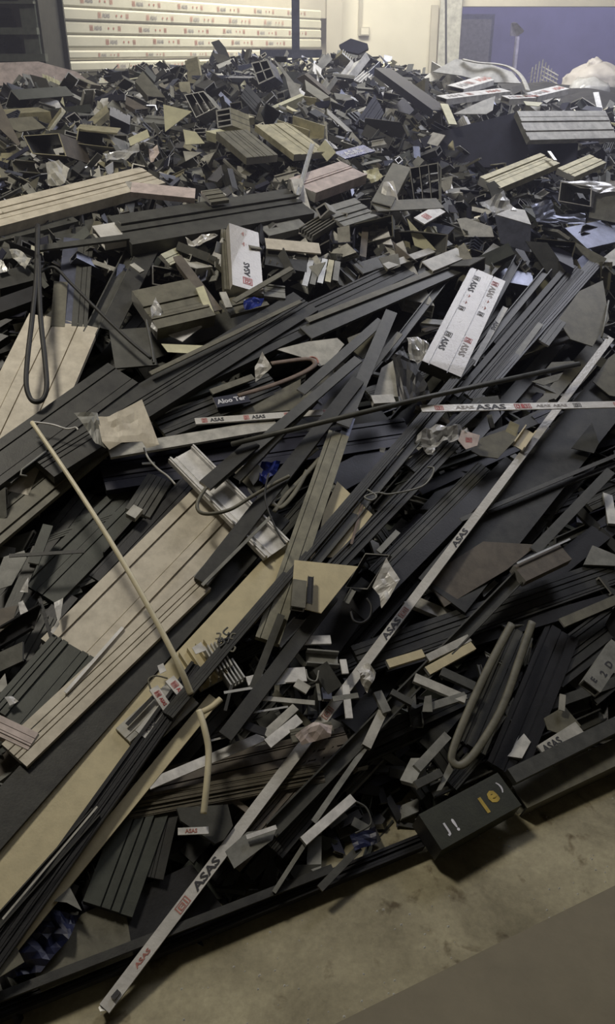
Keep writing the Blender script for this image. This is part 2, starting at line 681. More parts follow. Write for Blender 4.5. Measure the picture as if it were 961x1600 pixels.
YB = 10.4                                                # the white back wall
xl = at_y(505, 60, YB).x
xr = at_y(719, 60, YB).x
zt = 4.4
struct(box('wall_back', -7, xr, YB, YB + .2, 0, zt, 'plaster'))
zl = at_y(840, 10, YB).z
struct(box('wall_over_doorway', xr, 9, YB, YB + .2, zl, zt, 'plaster'))
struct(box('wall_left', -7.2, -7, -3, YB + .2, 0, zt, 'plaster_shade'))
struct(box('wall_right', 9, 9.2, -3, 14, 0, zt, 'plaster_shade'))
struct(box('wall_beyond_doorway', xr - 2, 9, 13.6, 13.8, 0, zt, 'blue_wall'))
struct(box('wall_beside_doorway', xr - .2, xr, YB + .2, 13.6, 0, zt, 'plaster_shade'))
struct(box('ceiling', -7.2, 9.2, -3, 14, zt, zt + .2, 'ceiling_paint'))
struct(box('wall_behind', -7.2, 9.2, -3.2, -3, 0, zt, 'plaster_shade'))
# pillar
p0, p1 = at_y(510, 60, YB - .35), at_y(534, 60, YB - .35)
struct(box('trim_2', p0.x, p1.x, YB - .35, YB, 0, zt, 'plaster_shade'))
# conduit with a small junction box on the white wall
c0 = at_y(563, 40, YB - .03)
pc = struct(box('trim_3', c0.x - .018, c0.x + .018, YB - .04, YB, at_y(563, 56, YB).z, zt, 'plaster_shade'))
c1_ = at_y(570, 49, YB - .03)
jb = box('junction_box', c1_.x - .05, c1_.x + .05, YB - .06, YB, c1_.z - .04, c1_.z + .04, 'plaster_shade')
tag(jb, 'small junction box under the conduit on the white back wall', 'junction box')
lid = box('lid', c1_.x - .04, c1_.x + .04, YB - .066, YB - .06, c1_.z - .03, c1_.z + .03, 'plaster', jb, jb.location.copy())

# ceiling beam above the bundles, its grey shadow put into the colour
b0 = at_y(250, 6, 8.6)
b1 = at_y(505, 22, 10.2)
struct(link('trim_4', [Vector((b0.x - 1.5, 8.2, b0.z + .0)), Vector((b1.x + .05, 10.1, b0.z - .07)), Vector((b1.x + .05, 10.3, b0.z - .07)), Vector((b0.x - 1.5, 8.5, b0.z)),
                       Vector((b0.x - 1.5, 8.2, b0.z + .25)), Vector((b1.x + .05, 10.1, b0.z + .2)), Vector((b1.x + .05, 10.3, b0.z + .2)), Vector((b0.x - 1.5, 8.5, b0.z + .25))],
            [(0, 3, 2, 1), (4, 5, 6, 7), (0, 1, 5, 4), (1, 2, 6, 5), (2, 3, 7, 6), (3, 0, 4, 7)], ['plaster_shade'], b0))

# ------------------------------------------------------------------ stacked wrapped bundles
mat('wrap_paper', (0.60, 0.57, 0.46), 0.45, var=.06, scale=5, bump=.25, coat=.15)
YL, YR = 6.7, 9.75
dz = at_y(98, 53.6, YL).z - at_y(98, 75, YL).z
zb = at_y(98, 75, YL).z
xL, xR = at_y(97, 60, YL).x, at_y(503, 60, YR).x
dirB = Vector((xR - xL, YR - YL, 0))
LB = dirB.length
dirB.normalize()
norB = Vector((dirB.y, -dirB.x, 0))          # towards the viewer
logo = emblem()
word = text_mesh('ASAS')


def print_on_bundle(bn, s, zc, hgt, org, parent, faint):
    """mark, word, two small signs and a closing mark, one piece of print"""
    vs, fs, fm = [], [], []

    def put(src, x, size, mi, dy=0):
        k = len(vs)
        for v in src[0]:
            vs.append(bn + dirB * (s + x + v.x * size) + Vector((0, 0, zc + dy + v.y * size)) + norB * .002)
        for f in src[1]:
            fs.append(tuple(k + i for i in f)); fm.append(mi)
    put(logo, 0, hgt, 0)
    put(word, hgt * 1.3, hgt * .8, 1)
    dot = (rect2(0, .8, -.4, .4), [(0, 1, 2, 3)])
    put(dot, hgt * 5.6, hgt * .5, 2)
    put(dot, hgt * 7.2, hgt * .5, 2)
    put(logo, hgt * 8.8, hgt * .9, 0 if not faint else 2)
    return link('printed_label', vs, fs, ['faded_red_ink', 'grey_ink', 'faded_red_ink'], org, parent, fm)


rows = ['uppermost', 'second from the top', 'third from the top', 'fourth from the top', 'fifth from the top', 'sixth from the top', 'seventh from the top', 'lowest']
lev = [(2, 3), (1, 2), (0, 1), (-.95, -.16), (-1.75, -1.0), (-2.7, -1.8)]
lev = [(3, 4)] + lev
nmz = ['cut off by the picture top', 'topmost full one with red and grey print', 'second full one below the beam', 'lower edge level with the heap top', 'thin one just under the dark gap', 'half hidden by the heap', 'mostly buried behind the heap']
for i, (a, c) in enumerate([(3, 4), (2, 3), (1, 2), (0, 1), (-.85, -.15), (-1.8, -.98), (-2.9, -1.9)]):
    off = rnd.uniform(-.02, .03)
    depth = .5
    s0_ = off - (.0 if i < 4 else -.06)
    org = Vector((xL, YL, 0)) + dirB * s0_ + Vector((0, 0, zb + a * dz))
    A_ = Vector((xL, YL, 0)) + dirB * s0_ - norB * rnd.uniform(0, .012)
    B_ = Vector((xL, YL, 0)) + dirB * LB - norB * 0.01
    g = dz * .02
    z0, z1 = zb + a * dz + g, zb + c * dz - g
    bev = min(.012, (z1 - z0) * .2)
    prof = [(0, z0), (0.0, z0)]
    vs = []
    for P0 in (A_, B_):
        for (dn, z) in ((bev, z0), (0, z0 + bev), (0, z1 - bev), (bev, z1), (depth, z1), (depth, z0)):
            vs.append(P0 - norB * dn + Vector((0, 0, z)))
    fs = [tuple(range(6)), tuple(range(11, 5, -1))]
    for k in range(6):
        k2 = (k + 1) % 6
        fs.append((k, k + 6, k2 + 6, k2))
    bo = link('wrapped_bundle', vs, fs, ['wrap_paper'], org)
    tag(bo, 'long white wrapped bundle on the back rack, ' + nmz[i], 'bundle', 'wrapped bundles on the back rack')
    # prints
    step = 1.0 * .40
    s = .22 + (i * .17) % .3
    hg = (z1 - z0) * .42
    while s < LB - .5:
        print_on_bundle(A_, s, (z0 + z1) / 2 + rnd.uniform(-.004, .004), hg, org, bo, rnd.random() < .5)
        s += rnd.uniform(.52, .56)

# upright post and low rail in front of the bundles
pp = at_y(462, 40, 6.9)
post = box('steel_post', pp.x - .028, pp.x + .028, 6.87, 6.93, 0, zt, 'steel_blue')
tag(post, 'dark steel post standing in front of the white wrapped bundles', 'post')
box('foot_plate', pp.x - .1, pp.x + .1, 6.8, 7.0, 0, .012, 'steel_blue', post, post.location.copy())
r0, r1 = at_y(408, 84, 6.6), at_y(503, 84, 6.6)
rail = box('steel_rail', r0.x, r1.x, 6.56, 6.62, r0.z - .025, r0.z + .025, 'steel_blue')
tag(rail, 'dark horizontal rail at the foot of the steel post', 'rail')
box('end_cap', r0.x - .006, r0.x, 6.555, 6.625, r0.z - .03, r0.z + .03, 'black', rail, rail.location.copy())

# ------------------------------------------------------------------ dark rack on the left
x0_, x1_ = at_y(-60, 50, 5.9).x, at_y(98, 50, 6.5).x


def zy(py):
    return at_y(50, py, 5.9).z


root = bpy.data.objects.new('storage_rack', None)
COL.objects.link(root)
root.location = (x0_, 5.9, 0)
tag(root, 'dark grey storage rack full of black profiles at the upper left corner', 'rack')
ro = Vector((x0_, 5.9, 0))
MAT['rack_paint'] = mat('rack_paint', (0.10, 0.11, 0.09), 0.5)
for (xa, xb) in ((at_y(34, 50, 5.9).x, at_y(58, 50, 5.9).x), (x0_ - .4, x0_ - .3)):
    box('upright', xa, xb, 5.92, 6.02, 0, zt - .3, 'rack_paint', root, ro)
for (ya, yb) in ((43, 54), (84, 96), (2, 6)):
    box('shelf_beam', x0_ - .4, x1_ + (.0 if ya != 84 else .03), 5.88, 5.94, zy(yb), zy(ya), 'rack_paint', root, ro)
RW = ['top', 'second', 'third', 'bottom']
grp = 'black profile ends stored on the left rack'
for (ra, rb, nrow) in ((6, 43, 2), (54, 84, 2)):
    for r_ in range(nrow):
        za = zy(ra + (rb - ra) * (r_ + 1) / nrow) + .004
        zb_ = zy(ra + (rb - ra) * r_ / nrow) - .004
        x = x0_ - .2
        ncol = 0
        cur_ = RW[0]
        while x < x1_ - .30:
            wd = rnd.uniform(.07, .16)
            c_ = Vector((x, 5.99 + rnd.uniform(0, .05), zb_))
            n_ = Vector((0, 0, 1))
            h_ = (zb_ - za) * rnd.uniform(.8, 1)
            vs, fs, fmx = sweep(section(rnd.choice(['tube', 'multi', 'flat']), wd, h_, rnd.randint(0, 99)), c_ + Vector((wd / 2, 0, 0)), c_ + Vector((wd / 2, .35, 0)),
                                Vector((0, 1, 0)), Vector((-1, 0, 0)), n_)
            for k_ in range(len(vs)):
                vs[k_] = vs[k_] - Vector((0, 0, (zb_ - za) - h_))
            o = link('stored_profile', vs, fs, [rnd.choice(['black', 'navy', 'anthracite', 'black'])] * 2, c_, None, fmx)
            ncol += 1
            tag(o, 'black profile end on the dark left rack, %s row, %s from the left' % (RW.pop(0) if ncol == 1 else cur_, ('first', 'second', 'third', 'fourth', 'fifth', 'sixth', 'seventh', 'eighth', 'ninth', 'tenth')[ncol - 1]), 'profile', grp)
            x += wd + .006

box('dark_backing', x0_ - .6, x1_ + .04, 6.42, 6.45, 0, zt - .3, 'black', root, ro)  # black sheet added behind the stacks, the rack's shadow put into its colour
box('side_panel', x1_ - .03, x1_ + .01, 5.95, 6.42, 0, zt - .3, 'anthracite', root, ro)
# dark beam and pale wrapped stock low on the left, behind the heap
plate([(-10, 98), (60, 96), (120, 112), (140, 128), (110, 140), (60, 132), (-10, 134)], 'pinkish', 'pale crumpled cardboard sheet below the dark left rack', .12, .004, .5, 'cardboard_sheet')

# ------------------------------------------------------------------ leaning boards, shovel, bag, net by the doorway
def lean(px0, px1, ytop, ybot, Y, lab, m, skew=0.0, top_skew=0):
    a, c = at_y(px0, ybot, Y), at_y(px1, ybot, Y)
    zt_ = at_y(px0, ytop, Y).z
    o = Vector((a.x, Y, 0))
    vs = []
    for dy in (0, .03):
        vs += [Vector((a.x, Y + dy, 0)), Vector((c.x, Y + dy, 0)), Vector((c.x + skew, Y + .25 + dy, zt_ + top_skew)), Vector((a.x + skew, Y + .25 + dy, zt_))]
    ob = link('leaning_board', vs, [(0, 1, 2, 3), (7, 6, 5, 4), (0, 4, 5, 1), (1, 5, 6, 2), (2, 6, 7, 3), (3, 7, 4, 0)], [m], o)
    tag(ob, lab, 'board')


lean(673, 684, 6, 110, YB - .3, 'narrow grey board leaning on the white wall left of the doorway', 'plaster_shade')
lean(686, 719, -60, 110, YB - .34, 'wide pale board leaning beside the doorway edge', 'light_grey')
cb0 = at_y(692, 40, YB - .4)
wire = link('hanging_wire', [Vector((cb0.x + dx_ + s_ * .01, YB - .42, z_)) for (dx_, z_) in ((-.03, 2.6), (0.06, 1.5)) for s_ in (-1, 1)] +
            [Vector((cb0.x + dx_ + s_ * .01, YB - .405, z_)) for (dx_, z_) in ((-.03, 2.6), (0.06, 1.5)) for s_ in (-1, 1)],
            [(0, 1, 3, 2), (4, 6, 7, 5), (0, 2, 6, 4), (1, 5, 7, 3), (0, 4, 5, 1), (2, 3, 7, 6)], ['black'], cb0)
tag(wire, 'thin dark wire hanging down over the wide pale leaning board', 'wire')

# shovel standing on its handle end in front of the blue wall
YS = 11.6
root = bpy.data.objects.new('shovel', None)
COL.objects.link(root)
sb = at_y(803, 110, YS)
root.location = (sb.x, YS, 0)
tag(root, 'shovel standing blade up in the blue doorway', 'shovel')
so = Vector((sb.x, YS, 0))
hz = at_y(805, 57, YS).z
n = 10
vs, fs = [], []
for z in (0, hz):
    for k in range(n):
        a = 2 * math.pi * k / n
        vs.append(Vector((sb.x + math.cos(a) * .028, YS + math.sin(a) * .028, z)))
for k in range(n):
    fs.append((k, (k + 1) % n, n + (k + 1) % n, n + k))
fs += [tuple(range(n))[::-1], tuple(range(n, 2 * n))]
link('handle', vs, fs, ['light_grey'], so, root, None, True)
bp_ = [at_y(x, y, YS) for (x, y) in ((797, 56), (799, 36), (803, 34), (807, 36), (818, 48), (817, 51), (808, 57))]
vs = [p + Vector((0, -.02 + .02 * math.sin(i * 1.3), 0)) for i, p in enumerate(bp_)] + [p + Vector((0, .012, 0)) for p in bp_]
k = len(bp_)
link('blade', vs, [tuple(range(k)), tuple(range(2 * k - 1, k - 1, -1))] + [(i, i + k, (i + 1) % k + k, (i + 1) % k) for i in range(k)], ['light_grey'], so, root)

# net-like folded grille behind the heap
g0 = at_y(847, 130, 11.0)
vs, fs = [], []


def wire_(a, c):
    k = len(vs)
    t_ = Vector((.006, 0, .004))
    d_ = Vector((0, .01, 0))
    vs.extend([a - t_, a + t_, c + t_, c - t_, a - t_ + d_, a + t_ + d_, c + t_ + d_, c - t_ + d_])
    fs.extend([tuple(k + q_ for q_ in f) for f in BOXF])


gt = at_y(850, 92, 11.0).z
for i in range(9):
    u_ = i / 8
    wire_(Vector((g0.x - .18 + .36 * u_, 11.0 + .1 * math.sin(u_ * 3), 0)), Vector((g0.x - .12 + .30 * u_, 11.05, gt - .25 * abs(u_ - .35))))
for i in range(26):
    z_ = .3 + (gt - .45) * i / 25
    wire_(Vector((g0.x - .17, 11.0, z_)), Vector((g0.x + .0, 11.08, z_ + .07)))
    wire_(Vector((g0.x + .0, 11.08, z_ + .07)), Vector((g0.x + .18, 11.0, z_ - .02)))
gr = link('wire_grille', vs, fs, ['light_grey'], Vector((g0.x, 11, 0)))
tag(gr, 'bent piece of pale wire mesh standing in the blue doorway', 'wire mesh')


def blob(name, c, rx, ry, rz, m, amp, seed, lab=None, cat=None, parent=None, org=None, cut=4):
    bm = bmesh.new()
    bmesh.ops.create_icosphere(bm, subdivisions=cut, radius=1)
    for v in bm.verts:
        d = v.co.normalized()
        q_ = d * 2.1 + Vector((seed, 0, 0))
        r = 1 + amp * (noise.noise(q_) + .6 * abs(noise.noise(q_ * 2.7)))
        v.co = Vector((d.x * rx * r, d.y * ry * r, max(-.75, d.z) * rz * r))
    me = bpy.data.meshes.new(name)
    bm.to_mesh(me)
    bm.free()
    me.polygons.foreach_set('use_smooth', [True] * len(me.polygons))
    me.materials.append(MAT[m])
    o = bpy.data.objects.new(name, me)
    COL.objects.link(o)
    if parent:
        o.parent = parent
        o.location = Vector(c) - org
    else:
        o.location = c
        tag(o, lab, cat)
    return o


mat('bag_plastic', (0.46, 0.43, 0.42), 0.5, var=.10, scale=6, bump=.5)
bc = at_y(928, 137, 8.4)
bag = blob('plastic_sack', bc, .29, .27, .19, 'bag_plastic', .22, 3.1, 'large pale full plastic sack at the right edge by the blue doorway', 'sack')
blob('tied_neck', bc + Vector((-.02, 0, .175)), .07, .07, .06, 'bag_plastic', .4, 8.2, parent=bag, org=Vector(bc), cut=3)
bc2 = at_y(920, 150, 7.6)
blob('plastic_bag', bc2, .17, .12, .13, 'clear_film', .25, 5.2, 'small crumpled clear plastic bag in front of the large pale sack', 'bag', cut=3)
# something grey behind the doorway edge
d0, d1 = at_y(722, 20, 12.6), at_y(762, 20, 12.6)
cb = box('grey_cabinet', d0.x - .2, d1.x + .1, 12.6, 13.1, 0, at_y(740, 22, 12.6).z, 'steel_blue')
tag(cb, 'tall grey cabinet standing in the room behind the doorway', 'cabinet')
box('cabinet_door', d0.x - .05, d1.x + .06, 12.58, 12.6, .1, at_y(740, 30, 12.6).z, 'grey', cb, cb.location.copy())

# thin scattering volume added for the bluish haze veil at the rear
hz_ = bpy.data.materials.new('haze_veil')
hz_.use_nodes = True
hn = hz_.node_tree
hn.nodes.clear()
vo = hn.nodes.new('ShaderNodeVolumeScatter')
vo.inputs['Color'].default_value = (0.80, 0.80, 1.0, 1)
vo.inputs['Density'].default_value = 0.05
vo.inputs['Anisotropy'].default_value = 0.2
mo = hn.nodes.new('ShaderNodeOutputMaterial')
hn.links.new(vo.outputs[0], mo.inputs['Volume'])
MAT['haze_veil'] = hz_
hzo = box('haze_veil', -6.9, 8.9, 2.6, 10.38, .01, 4.35, 'haze_veil')
tag(hzo, 'thin bluish haze veil added over the rear of the heap', 'haze', kind='stuff')

# ================================================================== the heap itself
mat('heap_core', (0.020, 0.020, 0.022), 0.7, var=.4)  # near-black base colour carries the shade between the pieces
vs, fs = [], []
NX, NY = 90, 90
for j in range(NY + 1):
    for i in range(NX + 1):
        x = -4.2 + 8.4 * i / NX
        y = .75 + 9.3 * j / NY
        z = heap(x, y)
        q = Vector((x, y, 0)) * 3.3
        z += -.10 + .045 * noise.noise(q) + .02 * noise.noise(q * 3)
        vs.append(Vector((x, y, max(z, -.06))))
for j in range(NY):
    for i in range(NX):
        k = j * (NX + 1) + i
        fs.append((k, k + 1, k + NX + 2, k + NX + 1))
core = link('heap_core', vs, fs, ['heap_core'], Vector((0, 3, 0)))
tag(core, 'near-black fill under the loose profiles, with the shade of the gaps in its colour', 'scrap heap', kind='stuff')

# ================================================================== long pieces and sheets placed one by one
# ---- the near edge of the heap
e = P('ribbed', -40, 1594, 660, 1312, 24, 'black', 'long black ribbed profile lying along the near edge of the heap on the floor', .035, .04, h=.03, cut='anthracite', lm='the black profile along the near edge')
P('flat', -40, 1572, 520, 1356, 14, 'anthracite', 'thin dark bar just behind the black profile along the near edge', .07, .06, h=.01, cut='anthracite')
P('tube', 812, 1245, 1010, 1152, 40, 'olive', 'olive-grey box tube lying along the floor at the right edge', .06, .07, h=.06, roll=0, cut='anthracite', lm='the olive-grey tube on the floor at right')
P('flat', 800, 1212, 1010, 1108, 24, 'charcoal', 'dark flat bar lying just behind the olive-grey floor tube', .12, .10, h=.02, cut='anthracite')
bx = P('flat', 672, 1300, 796, 1232, 64, 'block_wrap', 'black film-wrapped block with a yellow mark overhanging the floor', .10, .10, h=.06, cut='black', name='wrapped_block', cat='block', lm='the black block with a yellow mark')
L = (bx['B'] - bx['A']).length
s = bx['w']
printed(bx, 'emblem', L * .70, s * .44, 'yellow_ink', u=-s * .02, name='printed_emblem') if False else None
# yellow looped stroke with an upright, and the two pale strokes near the left end
for (what, at_, u_, sz, m_) in (('e', .73, .02, .34, 'yellow_ink'), ('I', .63, -.06, .44, 'yellow_ink'), (')', .90, .14, .30, 'white_ink'), ('J', .14, -.14, .34, 'white_ink'), ('!', .25, -.14, .34, 'white_ink')):
    printed(bx, what, L * at_, s * sz, m_, u=s * u_, name='printed_mark')

# ---- lower right, dark long profiles
P('ribbed', 990, 880, 560, 1030, 46, 'anthracite', 'long dark ribbed profile running in from the right edge below the brown sheet', .05, .05, cut='anthracite', lm='the dark ribbed profile from the right edge')
P('channel_down', 990, 925, 600, 1040, 20, 'black', 'black channel directly under the dark ribbed profile from the right edge', .045, .04, cut='anthracite')
P('flat', 990, 925, 878, 973, 15, 'olive', 'chipped olive-grey bar at the right edge below the dark ribbed profile', .08, .08)
P('channel', 838, 872, 425, 1296, 24, 'charcoal', 'long charcoal channel running down from the brown block past the tape-wrapped tube', .12, .07, h=.02, cut='grey', lm='the long charcoal channel')
P('flat', 955, 735, 835, 860, 16, 'charcoal', 'charcoal strip rising to the right edge above the brown block', .10, .09)
P('angle', 975, 720, 760, 800, 8, 'anthracite', 'thin dark angle in the shade right of the tape-wrapped tube', .07, .07)
P('flat', 990, 700, 720, 812, 6, 'charcoal', 'very thin charcoal strip right of the tape-wrapped tube, crossing the dark board', .09, .09)
P('flat', 985, 795, 800, 940, 34, 'black', 'black flat bar at the right edge behind the small brown block', .04, .03, cut='anthracite')
plate([(665, 903), (755, 846), (840, 851), (792, 890), (695, 948)], 'brown', 'brown sheet right of the tape-wrapped tube, under the long charcoal channel', .07, .006, .1, lm='the brown sheet')
blk = P('flat', 812, 896, 884, 862, 30, 'brown', 'small brown block with a bright upper edge at the right', .13, .13, h=.03, name='profile_block', cat='block', lm='the small brown block')
P('flat', 808, 880, 891, 842, 3, 'aluminium', 'bright thin silver strip along the top of the small brown block', .14, .14)
plate([(926, 852), (965, 868), (965, 884), (912, 882)], 'grey', 'grey sheet corner at the right edge beside the small brown block', .06, .006, .1)
cable([(800, 975), (765, 1040), (728, 1120), (707, 1175), (709, 1192), (724, 1194), (748, 1168), (785, 1105), (812, 1030), (832, 972)], 6.5, 'olive',
      'olive-grey flexible strip bent into a long narrow U at lower right', .10, flat=.45, name='bent_strip', cat='strip', lm='the U-bent strip')
P('ribbed', 812, 985, 735, 1165, 52, 'charcoal', 'charcoal ribbed profile lying inside the U-bent strip', .055, .05, cut='anthracite')
P('ribbed', 880, 985, 790, 1205, 60, 'black', 'black ribbed profile right of the U-bent strip', .04, .04, cut='anthracite')
P('ribbed', 990, 950, 845, 1060, 60, 'anthracite', 'dark ribbed profile at the right edge behind the printed grey tube', .03, .03, cut='anthracite')
tb = P('tube', 925, 1072, 968, 1008, 32, 'grey', 'short grey tube with black print at the right edge', .12, .12, lm='the printed grey tube')
printed(tb, 'E', .015, tb['w'] * .35, u=tb['w'] * .1)
printed(tb, '2', .05, tb['w'] * .4, u=-tb['w'] * .12)
printed(tb, 'D', .085, tb['w'] * .4, u=-tb['w'] * .1)
plate([(850, 1122), (882, 1103), (908, 1134), (880, 1148), (856, 1140)], 'olive', 'small olive-grey sheet above the dim lettered film', .09, .003, .2)
fl = P('flat', 846, 1174, 906, 1136, 22, 'light_grey', 'dim grey film band with black lettering near the right floor edge', .10, .10, name='printed_band', cat='band', lm='the dim lettered film')
printed(fl, 'ASAS', .006, fl['w'] * .62)
P('flat', 880, 1085, 878, 1110, 9, 'light_grey', 'tiny upright pale strip above the small olive-grey sheet', .12, .11)

# ---- the big dark board right of the tape tube, and what crosses it
P('flat', 985, 575, 690, 930, 78, 'anthracite', 'wide dark board along the right side of the tape-wrapped tube', .075, .06, h=.012, cut='anthracite', lm='the wide dark board')
plate([(893, 700), (925, 660), (936, 692), (928, 708)], 'charcoal', 'small charcoal corner sheet on the wide dark board', .10, .003, .2)
plate([(926, 596), (950, 560), (970, 545), (970, 620), (953, 618)], 'olive', 'olive-grey sheet corner at the right edge above the wide dark board', .11, .003, .2)

# ---- tape-wrapped tube, the long pale diagonal
tw = P('tube', 955, 527, 163, 1576, 14, 'white_film', 'long square tube wrapped in printed white film, reaching down onto the floor', .15, .035, h=.022, cut='aluminium', lm='the tape-wrapped tube', name='wrapped_tube')
TL = (tw['B'] - tw['A']).length


def along(th, px, py):
    """distance from A of the point of the axis that shows at this pixel"""
    best, bd = 0, 1e9
    Lx = (th['B'] - th['A']).length
    for i in range(400):
        s_ = Lx * i / 399
        x, y, _ = project(th['A'] + th['ax'] * s_)
        d_ = (x - px) ** 2 + (y - py) ** 2
        if d_ < bd:
            bd, best = d_, s_
    return best


hh = tw['w'] * .62
for (s0_, px, py, k) in (('ASAS', 307, 1392, 1), ('emblem', 274, 1425, 0), ('ASAS', 590, 990, 1), ('emblem', 498, 1114, 0), ('ASAS', 720, 862, 1), ('ASAS', 215, 1516, 2), ('emblem', 612, 955, 2)):
    s1_ = along(tw, px, py)
    if s0_ == 'ASAS':
        printed(tw, s0_, s1_, hh * (1.15 if k == 1 else .6), 'black_ink' if k == 1 else 'faded_red_ink', rev=True, sx=1.5)
    else:
        printed(tw, s0_, s1_, hh * 1.1, 'faded_red_ink', rev=True, sx=2.0, name='printed_emblem')
cap = P('flat', 176, 1560, 186, 1548, 8, 'black', None, .045, .047, h=.004, part_of=tw, name='dark_smudge')
film([(155, 1576), (162, 1568), (178, 1572), (172, 1580), (158, 1583)], 'aluminium', None, .03, .006, .1, 2, name='torn_foil_tip', part_of=tw)

# ---- lower left corner
plate([(128, 1428), (192, 1398), (208, 1492), (64, 1550), (52, 1512)], 'olive', 'large dull olive sheet in the lower left, behind the near edge profile', .04, .004, .1, lm='the dull olive sheet at lower left')
plate([(192, 1398), (300, 1350), (350, 1420), (208, 1492)], 'black', 'black sheet left of the lower part of the tape-wrapped tube', .03, .004, .1)
P('ribbed', 228, 1258, 168, 1420, 78, 'dark_green', 'dark green-grey ribbed profile standing out below the brown ribbed bundle', .06, .06, h=.03, cut='anthracite', lm='the dark green-grey ribbed profile')
P('grooved', 268, 1262, 242, 1372, 26, 'anthracite', 'narrow dark grooved profile right beside the dark green-grey ribbed profile', .05, .05, cut='anthracite')
film([(62, 1418), (100, 1425), (126, 1430), (108, 1470), (62, 1520), (20, 1528), (-6, 1520), (20, 1470)], 'navy_film', 'crumpled blue film sheet in the lower left corner', .06, .015, .1, 4, lm='the blue film in the lower left')
plate([(84, 1408), (109, 1386), (128, 1423), (104, 1410)], 'grey', 'small grey sheet corner beside the blue film at lower left', .09, .003, .2)
plate([(-6, 1486), (20, 1468), (38, 1503), (-6, 1530)], 'olive', 'olive-grey offcut sticking in from the left edge above the floor', .10, .004, .2)

# ---- brown ribbed bundle, white strip, boxes on it
P('ribbed', 186, 1252, 548, 1168, 74, 'brown', 'brown ribbed profile lying crosswise below the white strip', .05, .05, h=.03, cut='olive', lm='the brown ribbed profile', seed=5)
P('fine', 200, 1262, 505, 1205, 34, 'bronze', 'finely ribbed bronze profile on the brown ribbed one', .065, .065, h=.015, cut='olive')
P('flat', 232, 1226, 412, 1150, 15, 'white', 'white strip lying along the top of the brown ribbed profile', .09, .09, lm='the white strip over the brown profile')
P('ribbed', 360, 1345, 520, 1160, 42, 'brown', 'dark brown ribbed profile along the right side of the tape-wrapped tube', .055, .05, cut='olive')
P('ribbed', 430, 1330, 590, 1140, 30, 'anthracite', 'dark ribbed profile right of the brown one beside the tape-wrapped tube', .04, .04, cut='anthracite')
plate([(276, 1262), (356, 1257), (364, 1290), (350, 1312), (336, 1318), (282, 1282)], 'charcoal', 'charcoal box side under the lower end of the cream rod', .08, .02, .15, name='sheet_offcut', cat='sheet')
pl_ = P('flat', 278, 1299, 326, 1297, 11, 'white', 'short white printed tape piece under the lower end of the cream rod', .10, .10, name='tape_piece', cat='tape')
printed(pl_, 'ASAS', .015, pl_['w'] * .6, 'faded_red_ink')
P('flat', 385, 1308, 432, 1292, 7, 'white', 'thin white strip right of the lettered part of the tape-wrapped tube', .10, .10)
plate([(352, 1330), (386, 1300), (432, 1294), (426, 1312), (366, 1357)], 'grey', 'grey sheet right of the lettered part of the tape-wrapped tube', .085, .003, .1)
P('tube', 474, 1314, 552, 1246, 15, 'white', 'short white square stick beside the near edge of the heap', .10, .10, lm='the short white square stick')
P('tube', 428, 1394, 478, 1316, 7, 'grey', 'thin grey stick below the short white square stick', .07, .08)
P('flat', 490, 1284, 572, 1166, 9, 'grey', 'long grey strip in shade above the short white square stick', .08, .08)
P('tube', 573, 1166, 598, 1112, 15, 'light_grey', 'short light grey tube at the top end of the long grey strip', .09, .09)
P('flat', 500, 1388, 562, 1324, 12, 'charcoal', 'charcoal stick between the near edge profile and the blue wrapped bit', .06, .06)
film([(545, 1305), (585, 1290), (592, 1318), (552, 1330)], 'navy_film', 'small dark blue film scrap near the black wrapped block', .06, .012, .1, 3)
cable([(555, 1252), (572, 1262), (580, 1282), (575, 1292), (555, 1302)], 1.6, 'charcoal', 'thin bent wire beside the short white square stick', .09)

# ---- long diagonals of the left half, from the lowest upwards
P('ribbed', 60, 925, 250, 735, 64, 'dark_green', 'dark green-grey ribbed profile behind the cream rod on the left', .03, .03, cut='anthracite', lm='the dark ribbed profile behind the cream rod')
P('ribbed', 0, 965, 150, 775, 60, 'anthracite', 'dark ribbed profile at the left edge above the white film bits', .02, .02, cut='anthracite')
P('channel', 175, 870, 292, 735, 30, 'anthracite', 'dark channel between the cream rod and the wide beige ribbed profile', .05, .05, cut='charcoal')
P('grooved', 150, 905, 305, 740, 24, 'black', 'black grooved profile along the left side of the wide beige ribbed profile', .06, .06, cut='anthracite')
P('ribbed', 20, 1125, 118, 1010, 84, 'dark_green', 'shadow-toned dark green-grey ribbed profile lying over the lower end of the wide beige one', .115, .10, h=.02, cut='anthracite', lm='the dark green-grey profile over the beige one')  # this face lies in shadow, and the dark tone includes it
P('ribbed', -20, 1230, 40, 1165, 80, 'brown', 'dull brown sheet profile at the left edge below the pale block end', .03, .03, cut='olive')
bg = P('ribbed', 352, 778, 108, 1030, 100, 'beige', 'wide beige ribbed profile running diagonally under the cream rod', .09, .075, h=.03, lm='the wide beige ribbed profile', seed=8)
P('ribbed', 312, 905, 22, 1180, 48, 'beige', 'narrower beige ribbed profile continuing to the left edge beside the anthracite board', .12, .115, h=.022, lm='the narrower beige profile', seed=21)
P('ribbed', -12, 1128, 52, 1158, 30, 'pinkish', 'stepped pinkish-white profile end at the left edge', .12, .12, h=.03, seed=2)
P('flat', 192, 980, 102, 1082, 5, 'white', 'thin white strip along the narrower beige ribbed profile', .125, .125)
P('flat', 405, 800, 250, 972, 18, 'grey', 'grey flange bar between the wide beige profile and the anthracite board', .115, .105)
P('flat', 432, 800, -140, 1432, 58, 'anthracite', 'long anthracite board between the beige profiles and the cream panel', .10, .10, h=.012, cut='anthracite', lm='the long anthracite board')
P('flat', 463, 857, -130, 1514, 64, 'cream', 'long cream panel running diagonally to the left edge', .105, .08, h=.012, cut='cream', lm='the long cream panel')
